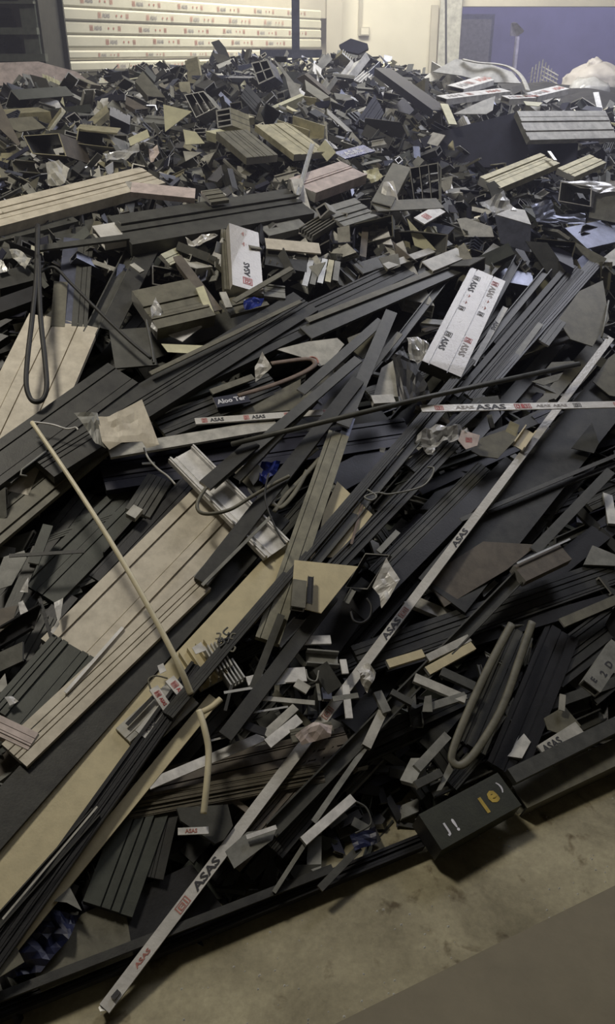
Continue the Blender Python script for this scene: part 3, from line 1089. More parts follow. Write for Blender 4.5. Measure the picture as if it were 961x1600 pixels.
P('ribbed', 290, 1078, 202, 1158, 58, 'light_grey', 'grey grooved offcut lying on the long cream panel', .105, .105, h=.012, lm='the grey offcut on the cream panel')
P('flat', 240, 1088, 198, 1132, 6, 'black', 'narrow black strip on the grey grooved offcut', .115, .115)
P('flat', 335, 1090, 0, 1500, 22, 'cream', 'narrow cream strip right of the shiny black profiles', .095, .085, h=.006, cut='cream', lm='the narrow cream strip')
P('ribbed', 312, 1040, -40, 1535, 34, 'black', 'shiny black ribbed profile between the long cream panel and the narrow cream strip', .13, .11, h=.02, cut='anthracite', lm='the shiny black ribbed profile')
P('flat', 152, 1260, 4, 1436, 3, 'light_grey', 'hair-thin light strip on the shiny black ribbed profile', .15, .14)
P('channel', 150, 1268, -30, 1470, 18, 'anthracite', 'dark channel along the upper side of the shiny black ribbed profile', .125, .115, cut='anthracite')

# combs and curls on the cream panel
P('comb', 300, 1008, 336, 1062, 46, 'cream', 'small cream comb-shaped profile on the upper part of the long cream panel', .12, .12, h=.03, seed=4, lm='the small cream comb profile')
P('comb', 330, 1005, 352, 1044, 26, 'light_grey', 'small light grey comb-shaped profile beside the cream comb one', .13, .13, h=.03, seed=9)
P('comb', 352, 1034, 372, 1064, 26, 'aluminium', 'small bright comb-shaped profile right of the black diagonal profile', .12, .12, h=.03, seed=7)
plate([(300, 1012), (314, 1003), (322, 1016), (306, 1022)], 'white', 'tiny white chip on the small cream comb profile', .15, .003, .2)
for i, (x, y) in enumerate(((338, 990), (346, 996), (358, 988), (366, 998), (352, 1004), (342, 1002), (362, 1010))):
    a = i * 1.1
    cable([(x, y), (x + 6 * math.cos(a), y + 5 * math.sin(a)), (x + 9 * math.cos(a + 1), y + 8 * math.sin(a + 1)), (x + 4 * math.cos(a + 2), y + 9 * math.sin(a + 2))], 1.5,
          ('olive', 'black', 'charcoal')[i % 3], '%s curled metal shaving of the little tangle on the cream panel, %s' % (('pale olive', 'black', 'charcoal')[i % 3], ('far left', 'near the left', 'top middle', 'far right', 'lower middle', 'lowest left', 'lower right')[i]), .14, name='metal_shaving', cat='shaving', group='curled shavings on the cream panel', flat=.4)
# red printed tape bits
for (a_, b_, c_, d_, w_, lab) in ((240, 1074, 264, 1110, 15, 'white tape piece with red print, left one beside the cream rod'), (265, 1060, 292, 1092, 16, 'white tape piece with red print, touching the cream rod')):
    t_ = P('flat', a_, b_, c_, d_, w_, 'white', lab, .135, .13, name='tape_piece', cat='tape')
    printed(t_, 'emblem', .012, t_['w'] * .6, 'red_ink', name='printed_emblem')
    printed(t_, 'ASAS', .03, t_['w'] * .4, 'red_ink', sx=.8)
plate([(246, 1040), (255, 1036), (260, 1048), (250, 1053)], 'white', 'tiny white paper square above the red printed tape', .13, .002, .2)
cable([(236, 1078), (232, 1062), (244, 1056), (262, 1060)], 1.4, 'olive', 'thin twisted strip round the red printed tape', .13)
tg = P('flat', 220, 1148, 262, 1102, 22, 'white_film', 'white film with rows of black print on the long cream panel', .12, .12, name='printed_band', cat='band')
for q in range(3):
    printed(tg, 'ASAS', .012 + q * .034, tg['w'] * .30, 'black_ink', u=(-.1, .15, -.2)[q] * tg['w'])

# ---- white gutter profile and cables over it
P('gutter', 284, 704, 434, 856, 46, 'white', 'white gutter-shaped profile lying across the upper end of the wide beige one', .15, .14, h=.022, lm='the white gutter profile')
cable([(322, 762), (309, 784), (311, 799), (328, 803), (360, 796), (395, 775), (428, 756), (452, 744)], 3.0, 'olive', 'olive-grey cord looped over the white gutter profile', .175, name='cord', cat='cord', lm='the cord over the gutter profile')
P('flat', 398, 690, 320, 758, 20, 'anthracite', 'dark bar crossing the upper end of the white gutter profile', .19, .18, h=.01)
P('channel_down', 560, 592, 314, 908, 22, 'anthracite', 'long anthracite channel crossing the lower part of the white gutter profile', .19, .14, h=.016, cut='charcoal')
P('flat', 424, 806, 316, 914, 5, 'grey', 'thin grey edge strip along the lower end of the long anthracite channel', .17, .14)
cable([(420, 740), (414, 770), (420, 800), (436, 835), (446, 850)], 1.6, 'rubber', 'thin black wire hanging over the lower end of the white gutter profile', .2)
for i, (pts, lab) in enumerate(([[(496, 700), (470, 722), (440, 756), (424, 790)], 'olive-grey flexible strip left of the olive channel, upper one'], [[(500, 716), (474, 745), (450, 770), (428, 800)], 'olive-grey flexible strip left of the olive channel, middle one'],
                                [[(480, 735), (462, 768), (440, 792), (426, 786)], 'olive-grey flexible strip left of the olive channel, lowest one with a bent end'])):
    cable(pts, 3.6, 'olive', lab, .15, flat=.4, name='flexible_strip', cat='strip')
plate([(378, 728), (400, 722), (411, 734), (404, 748), (396, 758)], 'light_grey', 'round-cornered light grey sheet beside the blue wrapper', .11, .003, .2)
plate([(366, 738), (378, 728), (396, 758), (400, 772), (378, 752)], 'olive', 'olive-grey sheet under the round-cornered light grey one', .10, .003, .2)
film([(408, 722), (438, 722), (432, 736), (412, 756), (402, 752)], 'blue_film', 'blue plastic wrapper behind the white gutter profile', .11, .012, .2, 3, lm='the blue wrapper')
# lower piece of the gutter seen past the crossing channel stays part of the gutter

# ---- centre: olive channel, cream plates, cube of clear film
P('grooved', 530, 676, 418, 1000, 36, 'light_olive', 'long olive-grey channel standing out left of the cream plates', .175, .125, h=.02, cut='champagne', lm='the long olive channel')
P('flat', 548, 652, 462, 900, 16, 'steel_blue', 'dark blue-grey bar along the right side of the long olive channel', .15, .13, h=.008, cut='charcoal')
plate([(527, 752), (582, 804), (528, 872), (492, 868), (506, 800)], 'cream', 'cream plate with a rust-brown stripe in the middle of the heap', .12, .004, .1, lm='the cream plate with a brown stripe')
P('flat', 566, 788, 549, 850, 4, 'brown_rubber', 'rust-brown strip across the cream plate in the middle', .13, .13)
plate([(460, 875), (560, 885), (502, 958), (455, 946)], 'cream', 'cream plate corner left of the open dark box tube', .175, .004, .1, lm='the cream plate corner')
P('tube', 469, 906, 466, 948, 22, 'olive', 'short olive-grey tube standing on the cream plate corner', .20, .20)
P('h', 486, 900, 484, 942, 9, 'black', 'small black clip profile beside the short olive-grey tube', .20, .20)
open_tube([(571, 864), (609, 867), (574, 921), (539, 918)], .10, 'charcoal', 'open dark box tube with a thin bright rim, centre of the heap', .16, .5, (.1, .5), (), .002, lm='the open dark box tube')
film([(604, 872), (624, 906), (597, 951), (592, 930), (582, 916)], 'white_film', 'crumpled white film flap hanging on the open dark box tube', .17, .008, .4, 4)
P('h', 552, 921, 541, 941, 10, 'grey', 'small grey clip profile under the open dark box tube', .16, .15)
cable([(548, 956), (553, 970), (566, 973), (578, 963), (580, 947), (573, 935)], 2.0, 'rubber', 'black wire ring below the open dark box tube', .13, lm='the black wire ring')
P('flat', 560, 925, 500, 1010, 60, 'black', 'black sheet under the black wire ring', .06, .05, h=.003, cut='black')

P('ribbed', 710, 690, 520, 888, 22, 'anthracite', 'dark ribbed profile right of the cream plate with a brown stripe', .13, .12, h=.014, cut='charcoal', lm='the dark ribbed profile by the cream plate')
P('ribbed', 738, 560, 262, 1116, 16, 'anthracite', 'very long dark double-grooved bar running from the lettered white panel to the cream rod', .155, .14, h=.014, cut='charcoal', lm='the very long dark bar', seed=3)
P('channel', 690, 640, 470, 905, 15, 'charcoal', 'slim charcoal channel parallel to the very long dark bar', .14, .13, h=.012)
P('flat', 800, 720, 560, 960, 26, 'black', 'black flat bar left of the tape-wrapped tube', .07, .06, cut='anthracite')
P('ribbed', 760, 730, 590, 900, 34, 'charcoal', 'dusty charcoal ribbed profile left of the upper part of the tape-wrapped tube', .06, .055, cut='anthracite', lm='the dusty charcoal profile')
P('flat', 622, 830, 592, 862, 9, 'grey', 'small grey strip above the open dark box tube', .11, .11)
cable([(574, 765), (588, 775), (580, 782), (570, 776), (590, 770), (610, 772), (655, 762), (672, 748), (678, 732), (668, 730)], 1.5, 'grey', 'thin grey wire twisted between the long dark bars', .15)
P('angle', 606, 738, 598, 760, 8, 'light_grey', 'small bright clip between the long dark bars', .12, .12)
film([(593, 700), (602, 700), (600, 708), (594, 706)], 'aluminium', 'tiny bright foil speck on the navy panel', .1, .004, .3, 2)

# ---- centre band around y 600-720
P('ribbed', 160, 742, 640, 672, 44, 'navy', 'navy-black ribbed panel lying crosswise below the crumpled beige sheet', .06, .06, cut='anthracite', lm='the navy ribbed panel')
P('flat', 520, 752, 640, 690, 40, 'navy', 'navy-black board right of the long olive channel', .05, .05, cut='anthracite')
P('flat', 170, 706, 432, 662, 17, 'light_grey', 'light grey flat strip crossing behind the crumpled beige sheet', .10, .10, h=.01, lm='the light grey crosswise strip')
tp = P('flat', 305, 658, 560, 640, 9, 'white_film', 'printed white tape strip with red marks above the light grey crosswise strip', .11, .11, name='tape_strip', cat='tape')
for q in range(4):
    printed(tp, 'emblem', .02 + q * .13, tp['w'] * .7, 'red_ink', name='printed_emblem')
    printed(tp, 'ASAS', .045 + q * .13, tp['w'] * .6, 'black_ink')
tq = P('flat', 658, 638, 990, 631, 10, 'white_film', 'printed white tape strip stretched to the right edge over the long bars', .19, .19, h=.004, name='tape_strip', cat='tape', lm='the tape strip to the right edge')
LQ = (tq['B'] - tq['A']).length
for q, (what, f_, m_, sc_) in enumerate((('emblem', .06, 'red_ink', .8), ('ASAS', .15, 'grey_ink', .6), ('ASAS', .24, 'black_ink', 1.0), ('emblem', .42, 'red_ink', .9), ('emblem', .455, 'red_ink', .9), ('ASAS', .52, 'grey_ink', .5), ('ASAS', .60, 'grey_ink', .5), ('emblem', .70, 'black_ink', .8), ('emblem', .9, 'red_ink', .8))):
    printed(tq, what, LQ * f_, tq['w'] * .8 * sc_, m_, sx=1.6)
plate([(345, 640), (432, 612), (470, 592), (470, 628), (462, 640), (348, 652)], 'olive', 'olive-grey sheet behind the printed white tape strip', .09, .003, .15, lm='the olive sheet with a blue label')
nv = P('flat', 336, 629, 388, 620, 16, 'navy', 'dark blue label film with white lettering on the olive-grey sheet', .115, .115, name='label_film', cat='label')
printed(nv, 'Aloo Ter', .006, nv['w'] * .45, 'white_ink')
film([(410, 549), (424, 574), (399, 597), (398, 574)], 'white_film', 'white diamond-shaped film scrap above the brown looped strip', .17, .008, .5, 3, lm='the white diamond film')
cable([(372, 618), (420, 604), (462, 588), (488, 574), (492, 566), (478, 561), (424, 568)], 4.2, 'brown_rubber', 'brown flexible strip looped back below the pale torn sheet', .15, flat=.5, name='flexible_strip', cat='strip', lm='the brown looped strip')
P('flat', 330, 612, 396, 588, 9, 'olive', 'olive-grey strip left of the white diamond film', .12, .12)
tr = plate([(432, 546), (480, 534), (527, 528), (538, 538), (516, 566), (500, 572), (478, 560)], 'light_grey', 'pale torn sheet with a dull red ring right of the white diamond film', .13, .003, .15, lm='the pale torn sheet')
cable([(480, 562), (486, 558), (494, 560), (497, 567), (490, 573)], 1.4, 'faded_red_ink', None, .14, part_of=tr, name='printed_ring')
plate([(543, 528), (592, 508), (586, 552), (566, 560), (548, 545)], 'olive', 'olive-grey sheet between the pale torn sheet and the dark upright bar', .12, .004, .15)
P('tube', 527, 580, 541, 570, 12, 'light_grey', 'short light grey stub below the olive-grey sheet', .13, .13)
P('flat', 612, 486, 536, 664, 20, 'charcoal', 'charcoal flat bar leaning steeply left of the black cloth', .18, .17, h=.008, lm='the steep charcoal bar')
P('flat', 596, 500, 470, 612, 14, 'charcoal', 'charcoal bar running down left from the top of the steep one', .165, .16)
P('flat', 560, 560, 330, 757, 15, 'charcoal', 'long slim charcoal bar crossing the navy ribbed panel', .17, .17, h=.008, lm='the slim charcoal bar')
P('angle', 520, 590, 370, 748, 12, 'olive', 'slim olive-grey angle parallel to the slim charcoal bar', .15, .15)
P('channel', 700, 430, 600, 560, 12, 'charcoal', 'charcoal channel end left of the lettered white panel', .12, .12)
P('flat', 625, 520, 560, 600, 10, 'olive', 'olive-grey strip beside the steep charcoal bar', .15, .14)
rodd = cable([(905, 569), (660, 622), (362, 694)], 4.2, 'charcoal', 'long thin charcoal rod crossing the heap towards the right edge', .21, straight=True, name='thin_rod', cat='rod', lm='the long thin rod')
film([(636, 528), (655, 524), (669, 536), (664, 560), (652, 572), (640, 562)], 'clear_film', 'crumpled clear film bunch left of the lettered white panel', .15, .02, .4, 4, lm='the crumpled clear film')
film([(614, 558), (630, 540), (642, 566), (662, 590), (676, 622), (640, 632), (624, 634)], 'black', 'black cloth-like sheet below the crumpled clear film', .14, .008, .3, 4, lm='the black cloth-like sheet')
plate([(596, 575), (616, 562), (622, 620), (584, 618)], 'light_grey', 'grey printed sheet left of the black cloth-like sheet', .12, .003, .2)
P('tube', 582, 624, 616, 622, 13, 'light_grey', 'short light grey tube below the grey printed sheet', .15, .15)
lp = P('grooved', 763, 428, 690, 576, 62, 'printed_film', 'wide white panel printed with two rows of lettering', .17, .16, h=.045, cut='charcoal', name='wrapped_profile', cat='profile', lm='the lettered white panel', seed=1)
Lp = (lp['B'] - lp['A']).length
sc_ = lp['w'] * .17
for u_, mk in ((-.28, 'red_ink'), (.22, 'black_ink')):
    for f0 in (.05, .66):
        a0 = Lp * (f0 + (0 if u_ < 0 else .02))
        w_ = printed(lp, 'emblem', a0, sc_ * 1.1, mk, u=-lp['w'] * u_, name='printed_emblem')
        w2 = printed(lp, 'ASAS', a0 + sc_ * 1.4, sc_, 'black_ink' if u_ > 0 else 'grey_ink', u=-lp['w'] * u_)
        if f0 < .5:
            for q in (5.2, 7.0):
                printed(lp, '*', a0 + sc_ * q, sc_ * .8, 'faded_red_ink', u=-lp['w'] * u_, name='printed_mark')
            printed(lp, 'emblem', a0 + sc_ * 8.6, sc_, 'black_ink', u=-lp['w'] * u_, name='printed_emblem')
st = P('flat', 790, 480, 738, 570, 9, 'light_grey', 'narrow grey strip with black lettering right of the lettered white panel', .13, .12)
printed(st, 'ASAS', .1, st['w'] * .9)
# bundle of dark bars right of the lettered panel
for (a, b_, c, d, w_, m_, k_, lab) in ((812, 400, 700, 600, 14, 'anthracite', 'channel', 'dark channel closest to the right side of the lettered white panel'),
                                       (862, 412, 700, 608, 13, 'charcoal', 'channel', 'charcoal channel, second from the lettered white panel'),
                                       (882, 420, 712, 618, 9, 'anthracite', 'angle', 'thin dark angle in the bundle right of the lettered white panel'),
                                       (905, 418, 735, 620, 20, 'anthracite', 'ribbed', 'dark ribbed bar in the middle of the bundle right of the lettered white panel'),
                                       (930, 410, 770, 590, 22, 'black', 'ribbed', 'black ribbed bar at the right of the bundle near the dusty olive sheet'),
                                       (845, 505, 800, 565, 9, 'grey', 'angle', 'short grey angle end at the foot of the dark bundle'),
                                       (760, 620, 640, 730, 20, 'anthracite', 'ribbed', 'dark ribbed bar passing below the tape strip to the right edge')):
    P(k_, a, b_, c, d, w_, m_, lab, .13, .11, cut='charcoal')
plate([(872, 500), (905, 455), (942, 438), (952, 498), (926, 541), (892, 530)], 'olive', 'dusty olive sheet near the upper right edge', .12, .004, .15, lm='the dusty olive sheet')
P('grooved', 900, 470, 850, 535, 18, 'charcoal', 'charcoal grooved strip left of the dusty olive sheet', .11, .11)
cable([(951, 470), (946, 500), (940, 527), (950, 528)], 1.5, 'grey', 'thin bent grey rod beside the dusty olive sheet', .15, straight=True)
plate([(850, 580), (862, 566), (896, 564), (906, 570)], 'grey', 'grey sheet tip above the long thin rod', .13, .003, .3)
plate([(830, 596), (880, 582), (872, 594), (850, 602)], 'grey', 'grey sliver below the long thin rod', .12, .003, .3)
plate([(740, 622), (778, 618), (784, 632), (736, 634)], 'charcoal', 'charcoal plate corner just above the tape strip to the right edge', .13, .003, .2)
P('flat', 765, 648, 770, 668, 7, 'grey', 'small grey tab hanging under the tape strip to the right edge', .15, .13)
film([(653, 680), (680, 666), (720, 664), (748, 680), (736, 698), (720, 690), (690, 690), (668, 712), (656, 700)], 'clear_film', 'crumpled clear film with red print below the tape strip', .15, .03, .3, 4, lm='the clear film with red print')
pk = plate([(722, 672), (750, 680), (746, 696), (728, 702), (716, 688)], 'pinkish', 'pinkish paper with a red square mark in the clear film', .18, .002, .2)
vs_, fs_, _ = emblem()
link('printed_emblem', [pk['c'] + pk['nr'] * .001 + Vector((v.x * .02 - .01, v.y * .02, 0)) - pk['nr'] * (Vector((v.x * .02 - .01, v.y * .02, 0)).dot(pk['nr'])) for v in vs_], fs_, ['red_ink'], pk['org'], pk['o'])
plate([(736, 704), (752, 684), (800, 668), (812, 680), (778, 716), (750, 712)], 'olive', 'olive-grey sheet right of the clear film with red print', .14, .004, .15)
open_tube([(797, 657), (812, 664), (806, 676), (792, 668)], .05, 'champagne', 'tiny bright-rimmed tube end on the olive-grey sheet', .16, .4, (-.2, -.4), (), .001)
P('channel', 830, 668, 812, 694, 20, 'cream', 'short cream channel touching the tape-wrapped tube', .16, .16)

# ---- left: beige board, hanging cable, dark diagonals
P('grooved', 100, 500, -20, 760, 118, 'beige', 'broad beige grooved panel at the left edge behind the hanging cable', .12, .10, h=.02, lm='the broad beige panel', seed=12)
P('grooved', -40, 750, 192, 582, 56, 'anthracite', 'anthracite grooved profile crossing the foot of the broad beige panel', .15, .15, h=.03, cut='charcoal', lm='the anthracite profile at the beige panel foot')
P('ribbed', 62, 725, 478, 470, 50, 'anthracite', 'long anthracite ribbed profile passing behind the crumpled beige sheet', .145, .14, h=.03, cut='charcoal', lm='the long anthracite ribbed profile', seed=31)
P('ribbed', 300, 582, 640, 420, 44, 'anthracite', 'dark ribbed profile continuing up towards the grey box tubes', .13, .13, h=.03, cut='charcoal', lm='the dark ribbed profile going up right', seed=17)
P('flat', 235, 583, 470, 470, 6, 'olive', 'thin light-edged bar along the upper side of the long anthracite ribbed profile', .17, .17)
P('channel_down', 478, 520, 722, 414, 22, 'charcoal', 'charcoal channel with a light edge running to the small white bracket', .14, .14, h=.012, cut='grey', lm='the light-edged charcoal channel')
P('flat', 480, 500, 700, 415, 8, 'olive', 'thin olive strip above the light-edged charcoal channel', .15, .15)
P('flat', 560, 420, 700, 375, 18, 'charcoal', 'charcoal bar below the white triangular plate', .12, .12)
P('ribbed', -40, 835, 150, 680, 66, 'olive', 'olive-brown ribbed profile at the left edge under the anthracite one', .10, .10, h=.02, cut='charcoal', lm='the olive-brown ribbed profile', seed=40)
P('flat', 65, 700, 12, 752, 12, 'anthracite', 'dark bar lying on the olive-brown ribbed profile', .14, .14)
cable([(72, 705), (34, 734), (32, 742), (42, 744)], 1.6, 'grey', 'thin bent wire on the olive-brown ribbed profile', .15, straight=True)
P('ribbed', 230, 626, 340, 590, 34, 'dark_green', 'dark green-grey ribbed bar right of the crumpled beige sheet', .11, .11, cut='olive')
P('flat', 222, 634, 318, 590, 8, 'olive', 'light olive edge strip above the dark green-grey ribbed bar', .14, .14)
P('ribbed', 250, 668, 430, 596, 34, 'anthracite', 'dark ribbed bar behind the printed white tape strip', .10, .10, cut='olive')

cs = film([(153, 651), (172, 650), (192, 641), (222, 624), (249, 695), (228, 699), (222, 690), (190, 693), (171, 703), (160, 690)], 'beige', 'crumpled beige sheet in the left part of the heap', .20, .007, .3, 4, name='crumpled_sheet', cat='sheet', lm='the crumpled beige sheet', freq=12)
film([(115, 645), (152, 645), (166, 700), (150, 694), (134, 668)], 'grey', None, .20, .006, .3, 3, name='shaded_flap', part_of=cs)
cable([(48, 659), (80, 663), (104, 670), (118, 668), (122, 672)], 1.4, 'white', 'white string from the top of the cream rod to the crumpled beige sheet', .19, name='string', cat='string')
cable([(225, 700), (232, 716), (246, 732), (262, 744), (274, 757)], 1.6, 'light_grey', 'thin pale ribbon end hanging below the crumpled beige sheet', .16, name='ribbon', cat='ribbon')
P('flat', 222, 724, 242, 723, 3, 'light_grey', 'small pale clip on the navy ribbed panel', .13, .13)
# cream rod
cable([(50, 660), (118, 760), (180, 858), (232, 948), (270, 1020), (285, 1052), (298, 1084)], 4.4, 'cream_plastic', 'long thin cream plastic rod lying over the beige and anthracite profiles', lifts=[.20, .21, .21, .20, .185, .17, .14], name='plastic_rod', cat='rod', lm='the cream rod', rends=(.8, 1.25))
cable([(345, 1092), (330, 1105), (312, 1114)], 5, 'cream', 'short cream piece between the two halves of the cream rod', .12, name='plastic_rod', cat='rod', flat=.6)
cable([(311, 1110), (320, 1140), (326, 1175), (323, 1225), (318, 1272)], 5.2, 'cream_plastic', 'lower bent piece of the cream rod hanging down over the brown ribbed profile', lifts=[.17, .17, .16, .15, .13], name='plastic_rod', cat='rod', lm='the lower cream rod piece')
# hanging cable loop
cable([(59, 352), (57, 430), (50, 500), (43, 560), (41, 600), (47, 622), (57, 628), (68, 622), (73, 602), (70, 560), (63, 490), (60, 400)], 4.0, 'rubber', 'black rubber cable hanging in a long loop over the broad beige panel', lifts=[.26, .24, .22, .2, .19, .18, .18, .18, .19, .2, .22, .25], lm='the hanging black cable')
P('flat', 60, 387, 200, 369, 8, 'charcoal', 'slim charcoal bar from the hanging black cable to the wrapped profile end', .20, .18, h=.008)
cable([(62, 425), (85, 418), (110, 442), (150, 482), (200, 530), (236, 560)], 2.6, 'rubber', 'thin black cable sagging right of the hanging cable loop', .18)
cable([(228, 500), (236, 540), (240, 568)], 2.0, 'charcoal', 'thin grey wire left of the ridged olive block', .17)

# white film bits and strips, far left below
plate([(-6, 900), (6, 870), (38, 860), (42, 872), (18, 914), (-6, 922)], 'grey', 'grey sheet at the left edge above the white film bits', .07, .003, .15)
P('flat', 14, 868, 132, 861, 5, 'anthracite', 'thin dark crosswise bar at the left edge', .12, .12)
for (pl, lab) in (([(34, 918), (44, 903), (43, 925), (31, 925)], 'small white film bit, uppermost at the left edge'), ([(28, 942), (36, 938), (44, 955), (31, 961)], 'small white film bit, below the uppermost one at the left edge'),
                  ([(84, 942), (99, 934), (95, 962), (90, 972)], 'small white film bit, the tall one beside the dark ribs'), ([(90, 968), (93, 975), (83, 990), (79, 987)], 'small white film bit, tip under the tall one')):
    film(pl, 'white', lab, .11, .004, .3, 2)
plate([(-6, 952), (27, 946), (20, 972), (-6, 992)], 'brown', 'brown sheet corner at the left edge beside the white film bits', .07, .004, .15)
P('flat', 60, 855, 12, 960, 18, 'charcoal', 'charcoal bar standing steeply at the left edge', .08, .07)
P('flat', 75, 820, 52, 880, 16, 'dark_green', 'dark green-grey stub right of the grey sheet at the left edge', .09, .09)
plate([(-6, 1070), (8, 1052), (12, 1075), (-6, 1085)], 'light_grey', 'light grey scrap at the left edge above the pinkish profile end', .1, .003, .3)
film([(6, 1092), (18, 1088), (28, 1096), (12, 1104)], 'white', 'white crumpled film knot above the pinkish profile end', .13, .01, .3, 3)
P('ribbed', 70, 960, 15, 1060, 60, 'charcoal', 'charcoal ribbed profile left of the dark green-grey one at the left edge', .03, .03, cut='anthracite')
P('flat', 62, 935, 84, 1010, 6, 'black', 'thin black bar between the white film bits', .10, .09)
P('tube', 216, 792, 204, 806, 16, 'light_grey', 'small light grey tube end right of the cream rod', .10, .10)
P('ribbed', 250, 745, 215, 800, 40, 'charcoal', 'short charcoal ribbed profile with dusty face right of the cream rod', .07, .07)

# ---- white offcut cluster in the lower centre
for (a, b_, c, d, w_, m_, k_, lab) in (
        (470, 1000, 517, 999, 13, 'white', 'flat', 'white flat offcut, topmost of the white cluster'),
        (480, 1024, 530, 1028, 22, 'grey', 'channel', 'grey channel with light rims under the topmost white offcut'),
        (428, 1056, 478, 1053, 22, 'white', 'flat', 'broad white flat offcut in the middle of the white cluster'),
        (386, 1064, 412, 1058, 14, 'white', 'flat', 'white flat offcut at the left end of the white cluster'),
        (462, 1066, 482, 1078, 14, 'light_grey', 'flat', 'light grey pointed offcut beside the broad white one'),
        (405, 1090, 492, 1098, 7, 'light_grey', 'flat', 'long thin light grey strip across the white cluster'),
        (350, 1082, 446, 1066, 4, 'aluminium', 'flat', 'bright thin silver strip left of the white cluster'),
        (378, 1116, 450, 1104, 3, 'aluminium', 'flat', 'second bright thin silver strip, below the first, in the white cluster'),
        (330, 1157, 365, 1148, 3, 'aluminium', 'flat', 'third bright thin silver strip, above the white strip over the brown profile'),
        (414, 1148, 462, 1104, 13, 'light_grey', 'flat', 'light grey tapered bar below the long thin strip'),
        (418, 1162, 468, 1122, 16, 'white', 'flat', 'white tapered bar touching the tape-wrapped tube side of the cluster'),
        (362, 1070, 352, 1110, 5, 'anthracite', 'flat', 'dark short bar left end of the cluster frame'),
        (360, 1130, 372, 1158, 6, 'black', 'flat', 'black short bar above the white strip over the brown profile'),
        (372, 1128, 415, 1144, 12, 'black', 'flat', 'black flat offcut in front of the white cluster'),
        (540, 1070, 546, 1122, 11, 'white', 'flat', 'white narrow offcut right of the tape-wrapped tube'),
        (536, 1030, 540, 1052, 10, 'white', 'flat', 'small white tab above the tape-wrapped tube emblem'),
        (510, 1072, 512, 1092, 14, 'steel_blue', 'tube', 'blue-grey stub left of the tape-wrapped tube emblem'),
        (496, 1068, 500, 1094, 5, 'grey', 'flat', 'thin grey upright strip beside the blue-grey stub'),
        (520, 1092, 560, 1086, 8, 'grey', 'flat', 'grey flat offcut right under the tape-wrapped tube emblem'),
        (500, 1040, 524, 1078, 26, 'charcoal', 'tube', 'charcoal tube stub in the right part of the white cluster'),
        (455, 1150, 520, 1136, 20, 'olive', 'grooved', 'olive grooved offcut with reddish film near the tape-wrapped tube'),
        (430, 1040, 470, 1010, 6, 'light_grey', 'angle', 'light grey angle strip at the top left of the white cluster'),
        (440, 960, 395, 1075, 12, 'charcoal', 'flat', 'charcoal bar standing over the left end of the white cluster')):
    P(k_, a, b_, c, d, w_, m_, lab, .12 if m_ != 'charcoal' else .14, .12)
LANDMARKS.append((440, 1060, 'the white offcut cluster'))
P('channel_down', 520, 930, 352, 1150, 22, 'anthracite', 'dark channel bar crossing over the white cluster', .13, .14, h=.014, cut='charcoal')
film([(558, 1045), (576, 1038), (586, 1048), (580, 1070), (574, 1084), (562, 1064)], 'white_film', 'crumpled white film lump right of the tape-wrapped tube', .13, .02, .3, 4, lm='the crumpled white film lump')
film([(460, 1150), (490, 1130), (520, 1134), (516, 1150), (470, 1165)], 'pinkish', 'reddish crumpled film at the foot of the white cluster', .13, .012, .2, 3)
cable([(478, 1046), (482, 1060), (494, 1064), (498, 1048)], 1.3, 'grey', 'thin wire bow in the right part of the white cluster', .15)

# ---- lower right small sticks
for (a, b_, c, d, w_, m_, lab) in ((606, 1037, 662, 1020, 13, 'cream', 'cream stick, leftmost beyond the tape-wrapped tube'),
                                   (668, 1028, 734, 996, 12, 'light_grey', 'light grey stick, upper one of the stepped pair'),
                                   (668, 1048, 740, 1008, 14, 'cream', 'cream stick, lower one of the stepped pair'),
                                   (648, 1058, 728, 1092, 13, 'light_grey', 'light grey stick pointing down right under the stepped pair'),
                                   (668, 1105, 728, 1086, 12, 'grey', 'grey stick meeting the end of the light grey one'),
                                   (690, 1048, 742, 1072, 13, 'charcoal', 'charcoal stick left of the U-bent strip'),
                                   (612, 1080, 645, 1098, 9, 'charcoal', 'short charcoal stick beside the long charcoal channel'),
                                   (652, 1200, 700, 1148, 15, 'grey', 'grey pointed stick left of the U-bend tip'),
                                   (650, 1226, 690, 1206, 13, 'charcoal', 'charcoal stub under the grey pointed stick'),
                                   (590, 1080, 605, 1112, 13, 'grey', 'grey tab at the edge of the long charcoal channel')):
    P('flat', a, b_, c, d, w_, m_, lab, .10, .10, h=.012)
plate([(664, 1088), (674, 1086), (676, 1112), (660, 1112)], 'grey', 'small grey square tab between the sticks', .11, .003, .3)
plate([(706, 1182), (716, 1190), (690, 1234), (682, 1236)], 'grey', 'grey blade-shaped sheet below the tip of the U-bent strip', .09, .003, .2)

# ================================================================== upper half
P('ribbed', -30, 340, 238, 272, 36, 'beige', 'long pinkish-beige ribbed profile reaching in from the left edge', .16, .15, h=.04, lm='the long pinkish-beige profile', seed=33)
P('flat', -30, 368, 108, 334, 30, 'charcoal', 'charcoal flat cover under the long pinkish-beige profile', .12, .12, h=.03, cut='charcoal')
P('flat', -30, 397, 186, 348, 32, 'charcoal', 'wide charcoal bar below the flat cover at the left edge', .10, .10, h=.04, cut='anthracite', lm='the wide charcoal bar at left')
P('grooved', 187, 358, 470, 312, 48, 'charcoal', 'big anthracite channel lying crosswise above the lettered box', .17, .17, h=.05, cut='charcoal', lm='the big anthracite channel')
P('flat', 187, 347, 470, 303, 5, 'charcoal', 'thin raised strip along the big anthracite channel', .18, .18)
we = P('tube', 154, 366, 189, 360, 29, 'white_film', 'white film-wrapped profile end left of the big anthracite channel', .165, .165, h=.03, cut='white', lm='the wrapped profile end')
P('tube', 205, 292, 305, 302, 16, 'pinkish', 'pinkish-white flat tube right of the long pinkish-beige profile', .19, .19, h=.02)
